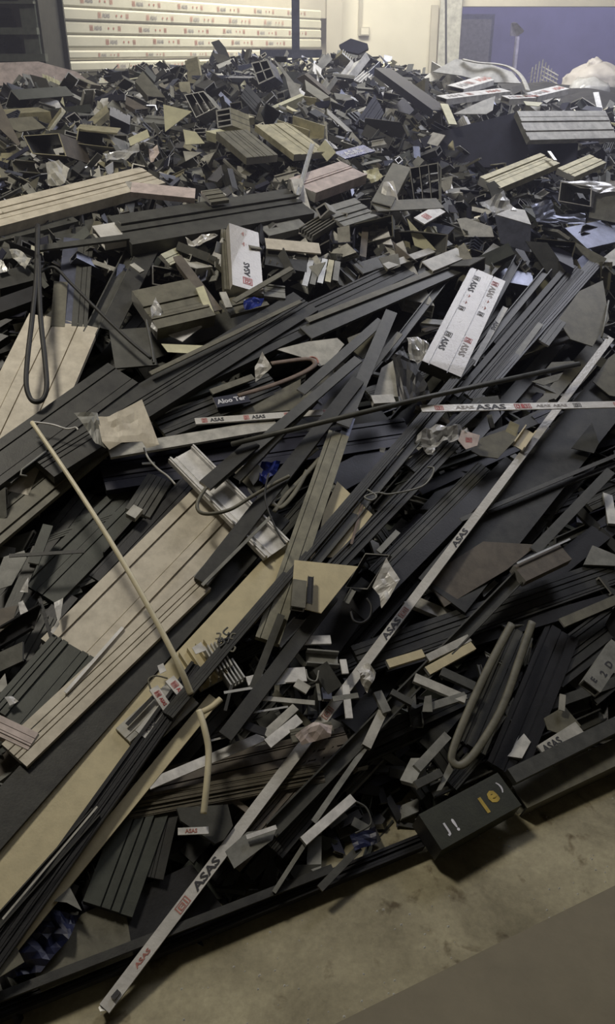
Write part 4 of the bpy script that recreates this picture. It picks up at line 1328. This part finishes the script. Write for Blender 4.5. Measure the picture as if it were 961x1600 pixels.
lb = P('flat', 381, 356, 388, 452, 46, 'printed_film', 'white lettered box standing upright in the upper middle', .19, .17, h=.05, roll=-14, name='lettered_box', cat='box', lm='the lettered box')
Lb = (lb['B'] - lb['A']).length
z_ = lb['w'] * .24
# letters read upwards, mark at the foot
printed(lb, 'emblem', Lb * .93, z_ * 1.25, 'red_ink', u=0, rev=True, name='printed_emblem')
printed(lb, 'ASAS', Lb * .80, z_ * .85, 'black_ink', u=0, rev=True)
printed(lb, '*', Lb * .32, z_ * .9, 'faded_red_ink', rev=True, name='printed_mark')
printed(lb, '*', Lb * .15, z_ * .9, 'faded_red_ink', rev=True, name='printed_mark')
P('grooved', 351, 358, 357, 452, 12, 'olive', 'olive-grey grooved board end along the left side of the lettered box', .17, .16, h=.05)
P('ribbed', 226, 482, 316, 462, 66, 'olive', 'ridged olive block in the upper left middle', .17, .17, h=.05, lm='the ridged olive block', seed=6)
plate([(240, 512), (300, 498), (316, 510), (285, 534)], 'white', 'white sheet under the front of the ridged olive block', .13, .003, .15)
plate([(252, 537), (322, 540), (296, 552), (262, 550)], 'pale_yellow', 'pale yellow sheet edge behind the long anthracite ribbed profile', .12, .003, .2)
plate([(306, 450), (318, 446), (336, 492), (326, 497)], 'pale_yellow', 'pale yellow cut edge strip at the right side of the ridged olive block', .17, .006, .2)
film([(234, 478), (244, 462), (252, 492), (246, 520), (236, 510)], 'clear_film', 'bright crumpled foil at the left side of the ridged olive block', .17, .015, .4, 3)
film([(380, 468), (396, 462), (412, 468), (408, 478), (384, 482)], 'blue_film', 'bright blue film scrap under the lettered box', .17, .015, .3, 3, lm='the bright blue film scrap')
P('ribbed', 352, 480, 412, 464, 26, 'olive', 'olive ribbed offcut below the lettered box', .14, .14)
P('ribbed', 412, 452, 446, 456, 18, 'grey', 'grey ribbed offcut right of the lettered box', .15, .15)
P('flat', 366, 470, 456, 418, 7, 'olive', 'slim olive strip rising right of the lettered box', .18, .18)
P('flat', 348, 456, 358, 480, 10, 'light_grey', 'small light grey tab below the left foot of the lettered box', .17, .17)
P('channel_down', 276, 400, 340, 485, 14, 'brown', 'brown channel left of the lettered box', .15, .15)
film([(288, 372), (300, 378), (318, 366), (340, 366), (330, 376), (306, 384), (296, 386)], 'white_film', 'crumpled white film ribbon under the big anthracite channel', .16, .01, .3, 3)
# dark uprights below the big channel, left
for (a, b_, c, d, w_, m_, k_, lab) in ((112, 372, 100, 505, 26, 'steel_blue', 'flat', 'blue-grey board hanging below the slim charcoal bar'),
                                       (134, 380, 124, 510, 24, 'charcoal', 'grooved', 'charcoal grooved board right of the blue-grey one'),
                                       (205, 390, 140, 520, 20, 'charcoal', 'channel', 'charcoal channel leaning left of the ridged olive block'),
                                       (235, 385, 168, 515, 30, 'anthracite', 'flat', 'anthracite flat bar leaning behind the ridged olive block'),
                                       (95, 440, 90, 510, 22, 'olive', 'flat', 'olive-grey sheet strip left of the blue-grey board'),
                                       (240, 540, 175, 545, 60, 'charcoal', 'flat', 'charcoal panel above the anthracite profile foot'),
                                       (-10, 440, 50, 425, 26, 'anthracite', 'channel_down', 'dark channel at the left edge beside the hanging cable'),
                                       (-10, 480, 60, 455, 22, 'black', 'channel_down', 'black channel at the left edge above the broad beige panel')):
    P(k_, a, b_, c, d, w_, m_, lab, .13, .12, cut='charcoal')
P('flat', 206, 412, 222, 424, 7, 'light_grey', 'tiny light grey chip on the leaning dark bars', .17, .17)
film([(14, 390), (26, 388), (50, 404), (40, 420), (22, 406)], 'light_grey', 'grey crumpled paper at the left edge beside the hanging cable', .16, .012, .3, 3)
film([(-4, 402), (6, 408), (14, 422), (2, 428), (-6, 416)], 'aluminium', 'bright shining foil at the left edge', .15, .012, .4, 3)

# middle-right upper pieces
P('tube', 732, 444, 786, 388, 34, 'olive', 'olive-grey box tube behind the top of the lettered white panel', .13, .13, h=.05, lm='the tube behind the lettered panel')
open_tube([(838, 372), (901, 378), (893, 409), (832, 402)], .14, 'olive', 'open bronze-rimmed box tube facing the viewer at upper right', .15, .75, (.25, 1), (), .003, inner='charcoal', cut='olive', lm='the open bronze-rimmed tube')
plate([(773, 336), (830, 352), (828, 394), (782, 380)], 'steel_blue', 'dark blue-grey cover plate standing left of the open bronze-rimmed tube', .18, .004, .7, lm='the blue-grey cover plate')
plate([(775, 335), (800, 325), (820, 328), (830, 351)], 'light_grey', 'light grey top sheet on the blue-grey cover plate', .19, .004, .1)
open_tube([(545, 352), (613, 336), (615, 369), (548, 386)], .12, 'grey', 'wide grey box tube with a recessed dark face, centre upper part', .16, .7, (.2, 1), (), .003, inner='charcoal', cut='olive', lm='the wide grey box tube')
plate([(527, 356), (546, 352), (548, 386), (529, 386)], 'light_grey', 'light grey end cap left of the wide grey box tube', .165, .01, .7)
plate([(636, 341), (682, 391), (664, 390), (648, 384)], 'pale_yellow', 'pointed white triangular plate right of the wide grey box tube', .16, .003, .6, lm='the white triangular plate')
wr = P('flat', 655, 345, 688, 326, 17, 'white', 'small white card with a red square mark above the triangular plate', .17, .17, name='printed_card', cat='card')
printed(wr, 'emblem', .035, wr['w'] * .6, 'red_ink', name='printed_emblem')
P('flat', 585, 322, 688, 317, 16, 'olive', 'speckled olive-grey bar above the wide grey box tube', .17, .17)
br = P('channel_down', 668, 416, 722, 394, 20, 'light_grey', 'small white bracket with bent end at the top of the light-edged channel', .16, .16, h=.03, cut='white')
plate([(716, 385), (726, 380), (738, 404), (722, 424)], 'light_grey', 'light bent flange at the right end of the small white bracket', .17, .003, .6)
P('flat', 602, 416, 676, 390, 10, 'light_grey', 'light grey strip leading to the small white bracket', .15, .15)
plate([(592, 403), (622, 396), (626, 416), (604, 424)], 'olive', 'square olive paper piece on the dark ribbed profile', .15, .003, .2)
for i in range(5):
    P('channel_down', 488 + i * 10, 400 + i * 2, 476 + i * 12, 446 - i * 2, 9, ('aluminium', 'grey', 'aluminium', 'champagne', 'grey')[i], 'curved bright metal offcut, %s from the left above the dark profile' % ('first', 'second', 'third', 'fourth', 'fifth')[i], .14, .14)
P('flat', 415, 380, 500, 388, 16, 'beige', 'pale beige sheet end right of the lettered box', .16, .16)
P('channel_down', 415, 400, 480, 412, 26, 'anthracite', 'dark channel end under the pale beige sheet', .14, .14)
P('tube', 412, 360, 472, 346, 20, 'grey', 'grey box tube lying below the right end of the big anthracite channel', .15, .15, h=.04)
pk2 = P('ribbed', 472, 290, 553, 262, 34, 'pinkish', 'pinkish striped profile end in the upper middle', .20, .20, h=.04, lm='the pinkish striped profile', seed=15)
P('channel', 489, 222, 466, 302, 7, 'aluminium', 'thin upright silver profile left of the pinkish striped one', .24, .20, lm='the thin upright silver profile')
plate([(496, 233), (508, 218), (525, 238), (511, 252)], 'pale_yellow', 'square pale yellow label plate above the pinkish striped profile', .2, .006, .6, lm='the pale yellow square')
bl = P('flat', 530, 243, 577, 231, 14, 'blue_film', 'blue film strip with pale print in the upper middle', .19, .19, lm='the blue printed strip')
printed(bl, 'ASAS', .03, bl['w'] * .5, 'white_ink')
open_tube([(640, 262), (684, 254), (688, 312), (648, 322)], .15, 'grey', 'grey chambered profile end with three cells, upper right middle', .2, .75, (.2, 1), (.34, .66), .003, inner='charcoal', cut='aluminium', name='chambered_profile', cat='profile', lm='the three-celled profile end')
plate([(684, 252), (690, 262), (690, 320), (686, 312)], 'grey', 'narrow grey side flange right of the three-celled profile end', .21, .004, .6)
P('tube', 596, 318, 628, 258, 30, 'olive', 'olive-grey tube leaning left of the three-celled profile end', .18, .18, h=.04)
cf = film([(600, 284), (614, 282), (624, 316), (592, 316)], 'white_film', 'white printed paper left of the leaning olive tube', .19, .008, .5, 3)
op = open_tube([(492, 326), (508, 316), (515, 328), (500, 342)], .06, 'light_grey', 'light grey square tube end with a dark hole, middle upper part', .19, .6, (.5, .6), (), .008, inner='black', lm='the small square tube end')
P('ribbed', 520, 338, 572, 322, 36, 'grey', 'grey slotted plate right of the small square tube end', .17, .17, h=.02)
P('comb', 478, 362, 520, 336, 22, 'olive', 'olive comb-shaped offcut below the small square tube end', .16, .16)
film([(566, 268), (590, 262), (598, 278), (580, 286)], 'pale_yellow', 'pale yellow crumpled film above the grey slotted plate', .19, .012, .5, 3)

# gold ribbed profiles, clear wrapped tube, far right
P('ribbed', 766, 284, 860, 246, 26, 'champagne', 'champagne ribbed profile pointing right, upper right part', .2, .2, h=.035, lm='the champagne ribbed profile', seed=14)
P('ribbed', 885, 268, 935, 246, 22, 'champagne', 'shorter champagne ribbed profile near the right edge', .2, .2, h=.03, seed=18)
plate([(760, 287), (772, 282), (792, 302), (772, 322), (766, 300)], 'charcoal', 'charcoal mitred end below the champagne ribbed profile', .18, .004, .5)
P('flat', 858, 236, 868, 250, 4, 'aluminium', 'small bright edge strip at the top of the champagne ribbed profile', .23, .22)
open_tube([(876, 284), (925, 291), (923, 323), (872, 314)], .18, 'clear_film', 'clear film-wrapped box tube open to the left at the right edge', .2, .7, (.6, .8), (), .003, inner='grey', cut='white', lm='the film-wrapped tube')
film([(874, 282), (961, 284), (975, 300), (930, 300)], 'clear_film', 'shiny clear film lying over the film-wrapped tube', .24, .012, .3, 4)
plate([(925, 291), (975, 300), (975, 350), (920, 340)], 'grey', 'grey side sheet at the right edge below the shiny clear film', .19, .006, .6)
bf = film([(830, 320), (860, 312), (870, 335), (915, 334), (915, 350), (840, 346)], 'steel_blue', 'blue-grey printed film left of the grey side sheet', .19, .012, .4, 4, lm='the blue-grey printed film')
film([(750, 318), (788, 300), (806, 330), (770, 340)], 'clear_film', 'golden glinting clear film above the blue-grey cover plate', .18, .02, .4, 4)
plate([(930, 412), (961, 388), (972, 390), (972, 412), (940, 420)], 'light_grey', 'light grey pointed sheet at the right edge above the dark bundle', .14, .004, .2)
P('flat', 900, 372, 990, 352, 38, 'steel_blue', 'wide blue-grey bar at the right edge behind the open bronze-rimmed tube', .13, .13, h=.03, cut='charcoal')
wl = plate([(714, 342), (728, 340), (768, 354), (772, 370), (726, 370)], 'light_grey', 'white printed film offcut left of the blue-grey cover plate', .16, .003, .4)

# big navy panel and grey ribbed cladding
nvp = plate([(640, 222), (690, 205), (820, 172), (826, 240), (812, 262), (690, 260)], 'navy', 'large navy-black panel standing edge up in the upper right part', .14, .012, .6, name='panel', cat='panel', lm='the large navy panel', edge='steel_blue')
P3('ribbed', hit(818, 196, .26), hit(956, 194, .24), 44, 'light_grey', 'grey corrugated cladding piece near the right edge', h=.03, cut='grey', lm='the corrugated cladding piece', seed=26, nrm=Vector((0, -.75, .66)))
plate([(822, 216), (905, 212), (900, 262), (828, 250)], 'navy', 'navy sheet under the corrugated cladding piece', .13, .006, .6)
lb2 = P('flat', 898, 219, 925, 216, 16, 'navy', 'dark label with white letters under the corrugated cladding piece', .19, .19, name='label', cat='label')
printed(lb2, 'CE!', .012, lb2['w'] * .7, 'white_ink')
P('channel_down', 598, 106, 690, 172, 15, 'navy', 'long navy-black bar sloping down right near the top of the heap', .24, .22, h=.04, cut='steel_blue', lm='the sloping navy bar')
P('flat', 694, 162, 708, 194, 11, 'pale_yellow', 'pale yellow upright strip at the foot of the sloping navy bar', .24, .22, lm='the pale yellow upright strip')
# printed sheets and the arc by the doorway
for (a, b_, c, d, w_, lab) in ((690, 152, 790, 140, 10, 'white printed profile, nearest in the pale stack by the doorway'), (712, 136, 760, 122, 13, 'white printed profile, second in the pale stack by the doorway'),
                               (830, 148, 880, 136, 10, 'white printed profile, right end of the pale stack by the doorway'), (790, 152, 832, 150, 9, 'white printed profile behind the large navy panel')):
    t_ = P('tube', a, b_, c, d, w_, 'white', lab, .22, .22, h=.03)
    lq = (t_['B'] - t_['A']).length
    for q in range(3):
        printed(t_, 'ASAS' if q % 2 == 0 else 'emblem', lq * (.08 + q * .3), t_['w'] * .5, 'faded_red_ink' if q else 'grey_ink')
plate([(708, 178), (752, 158), (774, 150), (770, 172), (760, 178)], 'light_grey', 'grey dotted mesh sheet behind the large navy panel', .2, .004, .4)
cable([(724, 93), (748, 98), (775, 100), (798, 106), (815, 120), (825, 142)], 4, 'light_grey', 'pale flat strip bent in an arc before the blue doorway', .25, flat=.35, name='bent_strip', cat='strip', lm='the pale arched strip')
plate([(676, 112), (712, 92), (760, 98), (800, 112), (814, 130), (760, 128), (720, 118)], 'light_grey', 'pale rounded cover sheet under the arched strip', .2, .005, .4)
plate([(818, 158), (848, 160), (842, 166), (822, 164)], 'pale_yellow', 'pale yellow sliver above the corrugated cladding piece', .24, .004, .4)

# upper left
plate([(255, 163), (300, 174), (258, 206)], 'pale_yellow', 'pale green-white triangle sheet in the upper left middle', .22, .004, .7, lm='the pale triangle')
open_tube([(337, 172), (360, 168), (363, 196), (340, 200)], .10, 'champagne', 'bright H-shaped profile end right of the pale triangle', .22, .8, (.8, .6), (-.33, -.66), .005, inner='charcoal', cut='aluminium', name='chambered_profile', cat='profile', lm='the bright H profile end')
P('ribbed', 360, 180, 383, 177, 22, 'champagne', 'champagne ribbed body behind the bright H profile end', .21, .21)
open_tube([(288, 148), (318, 142), (338, 168), (306, 184)], .12, 'grey', 'grey tube end with two bright inner ribs left of the bright H profile', .2, .7, (.3, 1), (.4, .7), .003, inner='charcoal', cut='aluminium')
plate([(286, 202), (306, 206), (320, 224), (290, 226)], 'pale_yellow', 'pale yellow folded sheet below the pale triangle', .2, .004, .6)
plate([(286, 236), (316, 238), (290, 252)], 'light_grey', 'light grey sheet tip under the pale yellow folded sheet', .2, .004, .6)
P('ribbed', 424, 192, 486, 238, 34, 'champagne', 'champagne ribbed profile lying down right, upper middle', .2, .2, h=.03, lm='the upper middle champagne profile', seed=44)
P('ribbed', 362, 204, 410, 244, 34, 'olive', 'olive ribbed profile left of the upper middle champagne one', .19, .19, h=.03)
P('channel', 446, 184, 496, 200, 18, 'champagne', 'champagne channel behind the upper middle champagne profile', .2, .2)
open_tube([(392, 98), (418, 92), (430, 120), (404, 132)], .12, 'steel_blue', 'dark profile end with a bright cross-shaped section near the heap top', .2, .8, (.4, 1), (.5, -.5), .006, inner='black', cut='aluminium', name='chambered_profile', cat='profile', lm='the bright cross-shaped section')
plate([(330, 66), (342, 62), (352, 74), (360, 92), (344, 88), (336, 76)], 'charcoal', 'dark pointed offcut sticking up highest in front of the bundles', .12, .006, .7, lm='the dark pointed offcut')
plate([(330, 82), (352, 86), (366, 98), (340, 98)], 'olive', 'olive sheet at the foot of the dark pointed offcut', .12, .005, .7)
plate([(530, 70), (548, 60), (574, 68), (576, 76), (560, 84), (534, 78)], 'navy', 'navy-black block at the heap top before the white wall', .15, .02, .6, name='profile_block', cat='block', lm='the navy block at the top')
plate([(528, 78), (560, 84), (566, 94), (540, 100), (524, 90)], 'grey', 'grey sheet below the navy block at the heap top', .15, .005, .5)
plate([(424, 88), (440, 104), (462, 132), (478, 160), (456, 158), (446, 120)], 'light_grey', 'long light grey torn sheet right of the bright cross-shaped section', .2, .005, .6, lm='the long torn sheet')
for (q, lab, m_, wb) in (([(122, 200), (168, 210), (184, 232), (118, 224)], 'long low tube with a cream top edge, left of the pale triangle', 'grey', ()),
                         ([(36, 212), (92, 208), (104, 244), (50, 240)], 'dark tube end facing the viewer at upper left', 'brown', ()),):
    open_tube(q, .15, m_, lab, .17, .75, (.5, 1), wb, .003, inner='black', cut='champagne')
P('flat', 122, 198, 186, 204, 12, 'champagne', 'cream top flange of the long low tube, upper left', .2, .2)
LANDMARKS.append((150, 215, 'the long low tube'))
LANDMARKS.append((75, 225, 'the dark tube end at upper left'))
film([(160, 240), (190, 236), (215, 225), (218, 236), (196, 250), (166, 252)], 'clear_film', 'bluish clear wrapping lying under the long low tube', .2, .015, .5, 4)
plate([(200, 216), (230, 202), (234, 214), (204, 228)], 'pale_yellow', 'bright pale yellow sheet right of the long low tube', .2, .004, .6)
film([(72, 255), (92, 250), (108, 262), (100, 288), (76, 290)], 'light_grey', 'grey torn paper behind the long pinkish-beige profile', .18, .015, .5, 3, lm='the grey torn paper')
plate([(10, 185), (50, 182), (72, 200), (30, 206), (8, 196)], 'olive', 'olive sheet with a cream edge at the upper left', .18, .005, .5, lm='the olive sheet at upper left')
plate([(0, 160), (10, 180), (32, 225), (28, 228), (-6, 196)], 'brown', 'brown leaning bar at the upper left edge', .18, .006, .6)
film([(232, 235), (246, 226), (250, 240), (236, 256)], 'pinkish', 'pinkish film flap at the right end of the long pinkish-beige profile', .22, .01, .5, 3)
ch = P('ribbed', 322, 306, 350, 302, 18, 'olive', 'olive profile stub with bright cut teeth above the big anthracite channel', .21, .21)
film([(195, 282), (225, 290), (232, 312), (208, 306)], 'clear_film', 'shiny folded film under the pinkish-white flat tube', .17, .012, .5, 3)

# ================================================================== small scrap, every piece its own object
SIDES = ((0, 'right of'), (45, 'down right of'), (90, 'just below'), (135, 'down left of'), (180, 'left of'), (225, 'up left of'), (270, 'just above'), (315, 'up right of'))
used = set()
KW = dict(flat='flat strip', tube='box tube offcut', channel='channel offcut', channel_down='channel offcut', angle='angle offcut', h='web profile offcut', multi='chambered profile offcut',
          comb='comb profile offcut', ribbed='ribbed offcut', grooved='grooved offcut', fine='finely ribbed offcut')


def make_label(px, py, m, kind, long_):
    L = sorted(LANDMARKS, key=lambda l: (l[0] - px) ** 2 + (l[1] - py) ** 2)
    size = ('short ', 'small ', '')[0 if not long_ else 2]
    for l in L[:7]:
        ang = math.degrees(math.atan2(py - l[1], px - l[0])) % 360
        for rel in sorted(SIDES, key=lambda s: min(abs(s[0] - ang), 360 - abs(s[0] - ang)))[:1]:
            s = '%s%s %s %s %s' % (size, WORD[m], KW[kind], rel[1], l[2])
            if s not in used and len(s.split()) <= 16:
                used.add(s)
                return s
    for l, l2 in ((L[0], L[1]), (L[0], L[2]), (L[1], L[2]), (L[1], L[3]), (L[0], L[3])):
        s = '%s%s %s by %s and %s' % (size, WORD[m], KW[kind].replace(' offcut', ''), l[2], l2[2])
        if s not in used and len(s.split()) <= 16:
            used.add(s)
            return s
    return None


def rand_frame(r, n, flatness):
    """axis, side, normal: lying roughly on the heap (flatness 1) or tumbled at will (0)"""
    a = r.uniform(0, math.tau)
    t1 = n.orthogonal().normalized()
    t2 = n.cross(t1)
    ax = (t1 * math.cos(a) + t2 * math.sin(a) + n * r.gauss(0, .55) * (1 - flatness)).normalized()
    sd = n.cross(ax).normalized()
    nr = ax.cross(sd)
    q = Matrix.Rotation(r.gauss(0, .75) * (1 - flatness * .7), 3, ax)
    return ax, q @ sd, q @ nr


FAR_MATS = ['anthracite'] * 7 + ['charcoal'] * 7 + ['olive'] * 3 + ['grey'] * 5 + ['light_grey'] * 4 + ['champagne'] * 2 + ['steel_blue'] * 5 + ['black'] * 4 + ['navy'] * 4 + ['pale_yellow'] * 2 + ['white'] * 3 + ['dark_green'] * 3 + ['brown'] + ['bronze']
FAR_KINDS = ['tube'] * 5 + ['channel'] * 2 + ['channel_down'] * 3 + ['angle'] * 4 + ['multi'] * 4 + ['ribbed'] * 4 + ['h'] + ['comb'] * 2 + ['grooved'] * 2 + ['flat'] * 5
NAMES = {k: v for k, v in KN.items()}
GROUP = dict(tube='box tube offcuts on the heap', channel='channel offcuts on the heap', channel_down='channel offcuts on the heap', angle='angle offcuts on the heap', multi='chambered offcuts on the heap',
             ribbed='ribbed offcuts on the heap', grooved='grooved offcuts on the heap', h='web offcuts on the heap', comb='comb offcuts on the heap', flat='flat strips on the heap', fine='ribbed offcuts on the heap')
r = random.Random(5)
tris = 0


def scrap(px, py, kind, m, Lm, Wm, Hm, lift, flat, ind=True, bag=None):
    c = hit(px, py, lift)
    n = surf_normal(c)
    ax, sd, nr = rand_frame(r, n, flat)
    A, B = c - ax * Lm / 2, c + ax * Lm / 2
    mit = (r.choice((0, 0, .7, -.7, 1, -.5)), r.choice((0, 0, .7, -.7, 1)))
    if kind == 'flat':
        mit = (mit[0] * .6, mit[1] * .6)
    v, f, fm = sweep(section(kind, Wm, Hm, r.randint(0, 9999)), A, B, ax, sd, nr, mit)
    if ind:
        lab = make_label(px, py, m, kind, Lm > .22)
        if lab is None:
            return
        o = link(KN[kind][0], v, f, [m, r.choice(('cut_edge', 'cut_edge', 'aluminium', m))], c, None, fm)
        tag(o, lab, KN[kind][1], GROUP[kind])
    else:
        k = len(bag['v'])
        bag['v'] += v
        bag['f'] += [tuple(k + i for i in x) for x in f]
        bag['m'] += [bag['mi'][m] + 0 if q == 0 else bag['mi']['cut_edge'] for q in fm]


def top_line(px):
    """the picture row of the heap's skyline"""
    pts = [(0, 128), (100, 122), (160, 112), (230, 100), (300, 100), (360, 92), (420, 84), (500, 78), (560, 82), (620, 100), (680, 112), (740, 122), (830, 150), (961, 165)]
    for (a, ya), (b_, yb) in zip(pts, pts[1:]):
        if a <= px <= b_:
            return ya + (yb - ya) * (px - a) / (b_ - a)
    return 130


# far field: chaotic offcuts
cells = []
for row in range(26):
    t = row / 25
    y = 96 + (430 - 96) * t ** 1.25
    step = 26 + 26 * t
    x = -10 + (row % 2) * step / 2
    while x < 975:
        cells.append((x + r.uniform(-9, 9), y + r.uniform(-6, 6)))
        x += step
r.shuffle(cells)
cnt = {}
for (x, y) in cells:
    if y < top_line(x) + 2:
        continue
    if y > 330 and x < 220:
        continue
    kind = r.choice(FAR_KINDS)
    if cnt.get(kind, 0) > 140:
        continue
    cnt[kind] = cnt.get(kind, 0) + 1
    m = r.choice(FAR_MATS)
    if kind == 'flat' and r.random() < .4:
        m = r.choice(('light_grey', 'pale_yellow', 'white'))
    W = r.uniform(.04, .10)
    if kind == 'flat':
        W = r.uniform(.025, .06)
    Ln = r.uniform(.07, .22) * (1.6 if r.random() < .12 else 1)
    H = {'flat': r.uniform(.002, .006), 'tube': W * r.uniform(.4, 1), 'comb': W * .4, 'ribbed': W * r.uniform(.25, .6), 'grooved': W * .3}.get(kind, W * r.uniform(.4, .8))
    near_ = 220 < y < 330
    scrap(x, y, kind, m, Ln * (.75 if near_ else 1), W, H, r.uniform(.03, .09) if near_ else r.uniform(.04, .15), r.uniform(.2, .7) if near_ else r.uniform(.0, .6))

# mid field: long dark bars in the gaps, all the way down to the near edge
DIRS = [(-1, 1.15)] * 6 + [(1, -.35)] * 2 + [(-1, .45)] * 2 + [(.7, 1)]
kinds = ['ribbed', 'channel', 'angle', 'grooved', 'tube', 'flat']
n_mid = 0
for row in range(17):
    y = 400 + row * 56
    x = -20 + (row % 3) * 22
    while x < 985:
        px, py = x + r.uniform(-20, 20), y + r.uniform(-22, 22)
        x += 66
        ye = 1603 + (1195 - 1603) * (px - 20) / 941
        if py > ye - 75:
            continue
        d = r.choice(DIRS)
        Lp_ = r.uniform(60, 150)
        l_ = math.hypot(*d)
        m = r.choice(['anthracite', 'black', 'anthracite', 'charcoal', 'navy', 'dark_green', 'charcoal', 'olive' if py < 700 else 'black'])
        k = r.choice(kinds)
        lab = make_label(px, py, m, k, True)
        if not lab:
            continue
        ly = r.uniform(-.03, .02)
        dx, dy = d[0] / l_ * Lp_, d[1] / l_ * Lp_
        yb_ = py + dy
        if yb_ > 1603 + (1195 - 1603) * (px + dx - 20) / 941 - 40:
            dx *= .3; dy *= .3
        P(k, px - dx, py - dy, px + dx, py + dy, r.uniform(12, 34), m, lab, ly, ly + r.uniform(-.02, .02), cut='charcoal', group='dark bars in the gaps of the heap')
        n_mid += 1

# a few pale chips and offcuts in the gaps
for q in range(120):
    px, py = r.uniform(0, 961), r.uniform(400, 1290)
    ye = 1603 + (1195 - 1603) * (px - 20) / 941
    if py > ye - 90:
        continue
    if px < 320 and py > 740:
        continue
    kind = r.choice(['flat', 'flat', 'tube', 'angle', 'channel', 'ribbed'])
    m = r.choice(['grey', 'olive', 'light_grey', 'charcoal', 'olive', 'charcoal', 'brown'])
    W = r.uniform(.012, .04)
    scrap(px, py, kind, m, r.uniform(.04, .14), W, max(.003, W * .4), r.uniform(.0, .05), .8)

# ------------------------------------------------------------------ the uncounted small stuff underneath, one mesh
keys = ['anthracite', 'charcoal', 'olive', 'grey', 'light_grey', 'black', 'steel_blue', 'champagne', 'navy', 'cut_edge', 'white', 'dark_green']
bag = dict(v=[], f=[], m=[], mi={k: i for i, k in enumerate(keys)})
wts = ['anthracite'] * 4 + ['charcoal'] * 5 + ['olive'] * 3 + ['grey'] * 3 + ['light_grey'] * 2 + ['black'] * 4 + ['steel_blue'] * 3 + ['champagne'] + ['navy'] * 3 + ['white'] + ['dark_green'] * 2
for q in range(7800):
    t = r.random()
    px = r.uniform(-280, 1300)
    py = 90 + 340 * t ** 1.2
    if py < top_line(min(961, max(0, px))):
        continue
    kind = r.choice(['flat', 'tube', 'angle', 'channel', 'flat', 'h'])
    W = r.uniform(.012, .05) * (1 if -20 < px < 980 else 1.9)
    scrap(px, py, kind, r.choice(wts), r.uniform(.03, .12), W, r.uniform(.002, .004) if kind == 'flat' else W * .6, r.uniform(-.02, .12), 0, False, bag)
for q in range(3000):
    px, py = r.uniform(-260, 1330), r.uniform(380, 1500)
    ye = 1603 + (1195 - 1603) * (px - 20) / 941
    if py > ye - 30:
        continue
    kind = r.choice(['flat', 'tube', 'angle', 'channel'])
    out_ = not -20 < px < 980
    W = r.uniform(.01, .035) * (2 if out_ else 1)
    mm = r.choice(['anthracite', 'black', 'charcoal', 'navy', 'black', 'anthracite', 'dark_green', 'grey'])
    d_ = min(1, (ye - py) / 200)
    scrap(px, py, kind, mm, r.uniform(.04, .2) * (.3 + .7 * d_) * (2.6 if out_ else 1), W, max(.002, W * .5), r.uniform(-.05, -.01) + (.04 if out_ else 0), .7, False, bag)
org = Vector((0, 3, 0))
o = link('loose_scrap', bag['v'], bag['f'], keys, org, None, bag['m'])
tag(o, 'uncounted small profile scraps filling the gaps of the whole heap', 'scrap', kind='stuff')

# grit and chips on the concrete in front of the heap
vs, fs = [], []
for q in range(260):
    px, py = r.uniform(60, 961), r.uniform(1230, 1600)
    ye = 1603 + (1195 - 1603) * (px - 20) / 941
    if py < ye + 12:
        continue
    c = at_z(px, py, 0.0)
    s_ = r.uniform(.0008, .003)
    k = len(vs)
    for (a, b_, z_) in ((-1, -1, 0), (1, -.7, 0), (.8, 1, 0), (-.9, .8, 0), (0, 0, .8)):
        vs.append(c + Vector((a * s_ * r.uniform(.5, 1.3), b_ * s_, z_ * s_)))
    fs += [(k, k + 1, k + 4), (k + 1, k + 2, k + 4), (k + 2, k + 3, k + 4), (k + 3, k, k + 4), (k + 3, k + 2, k + 1, k)]
o = link('floor_grit', vs, fs, ['light_grey'], Vector((0.3, 1.1, 0)))
tag(o, 'scattered grit and metal chips on the concrete in front of the heap', 'grit', kind='stuff')
print('MID', n_mid, 'FAR', cnt, 'OBJECTS', len(bpy.data.objects))
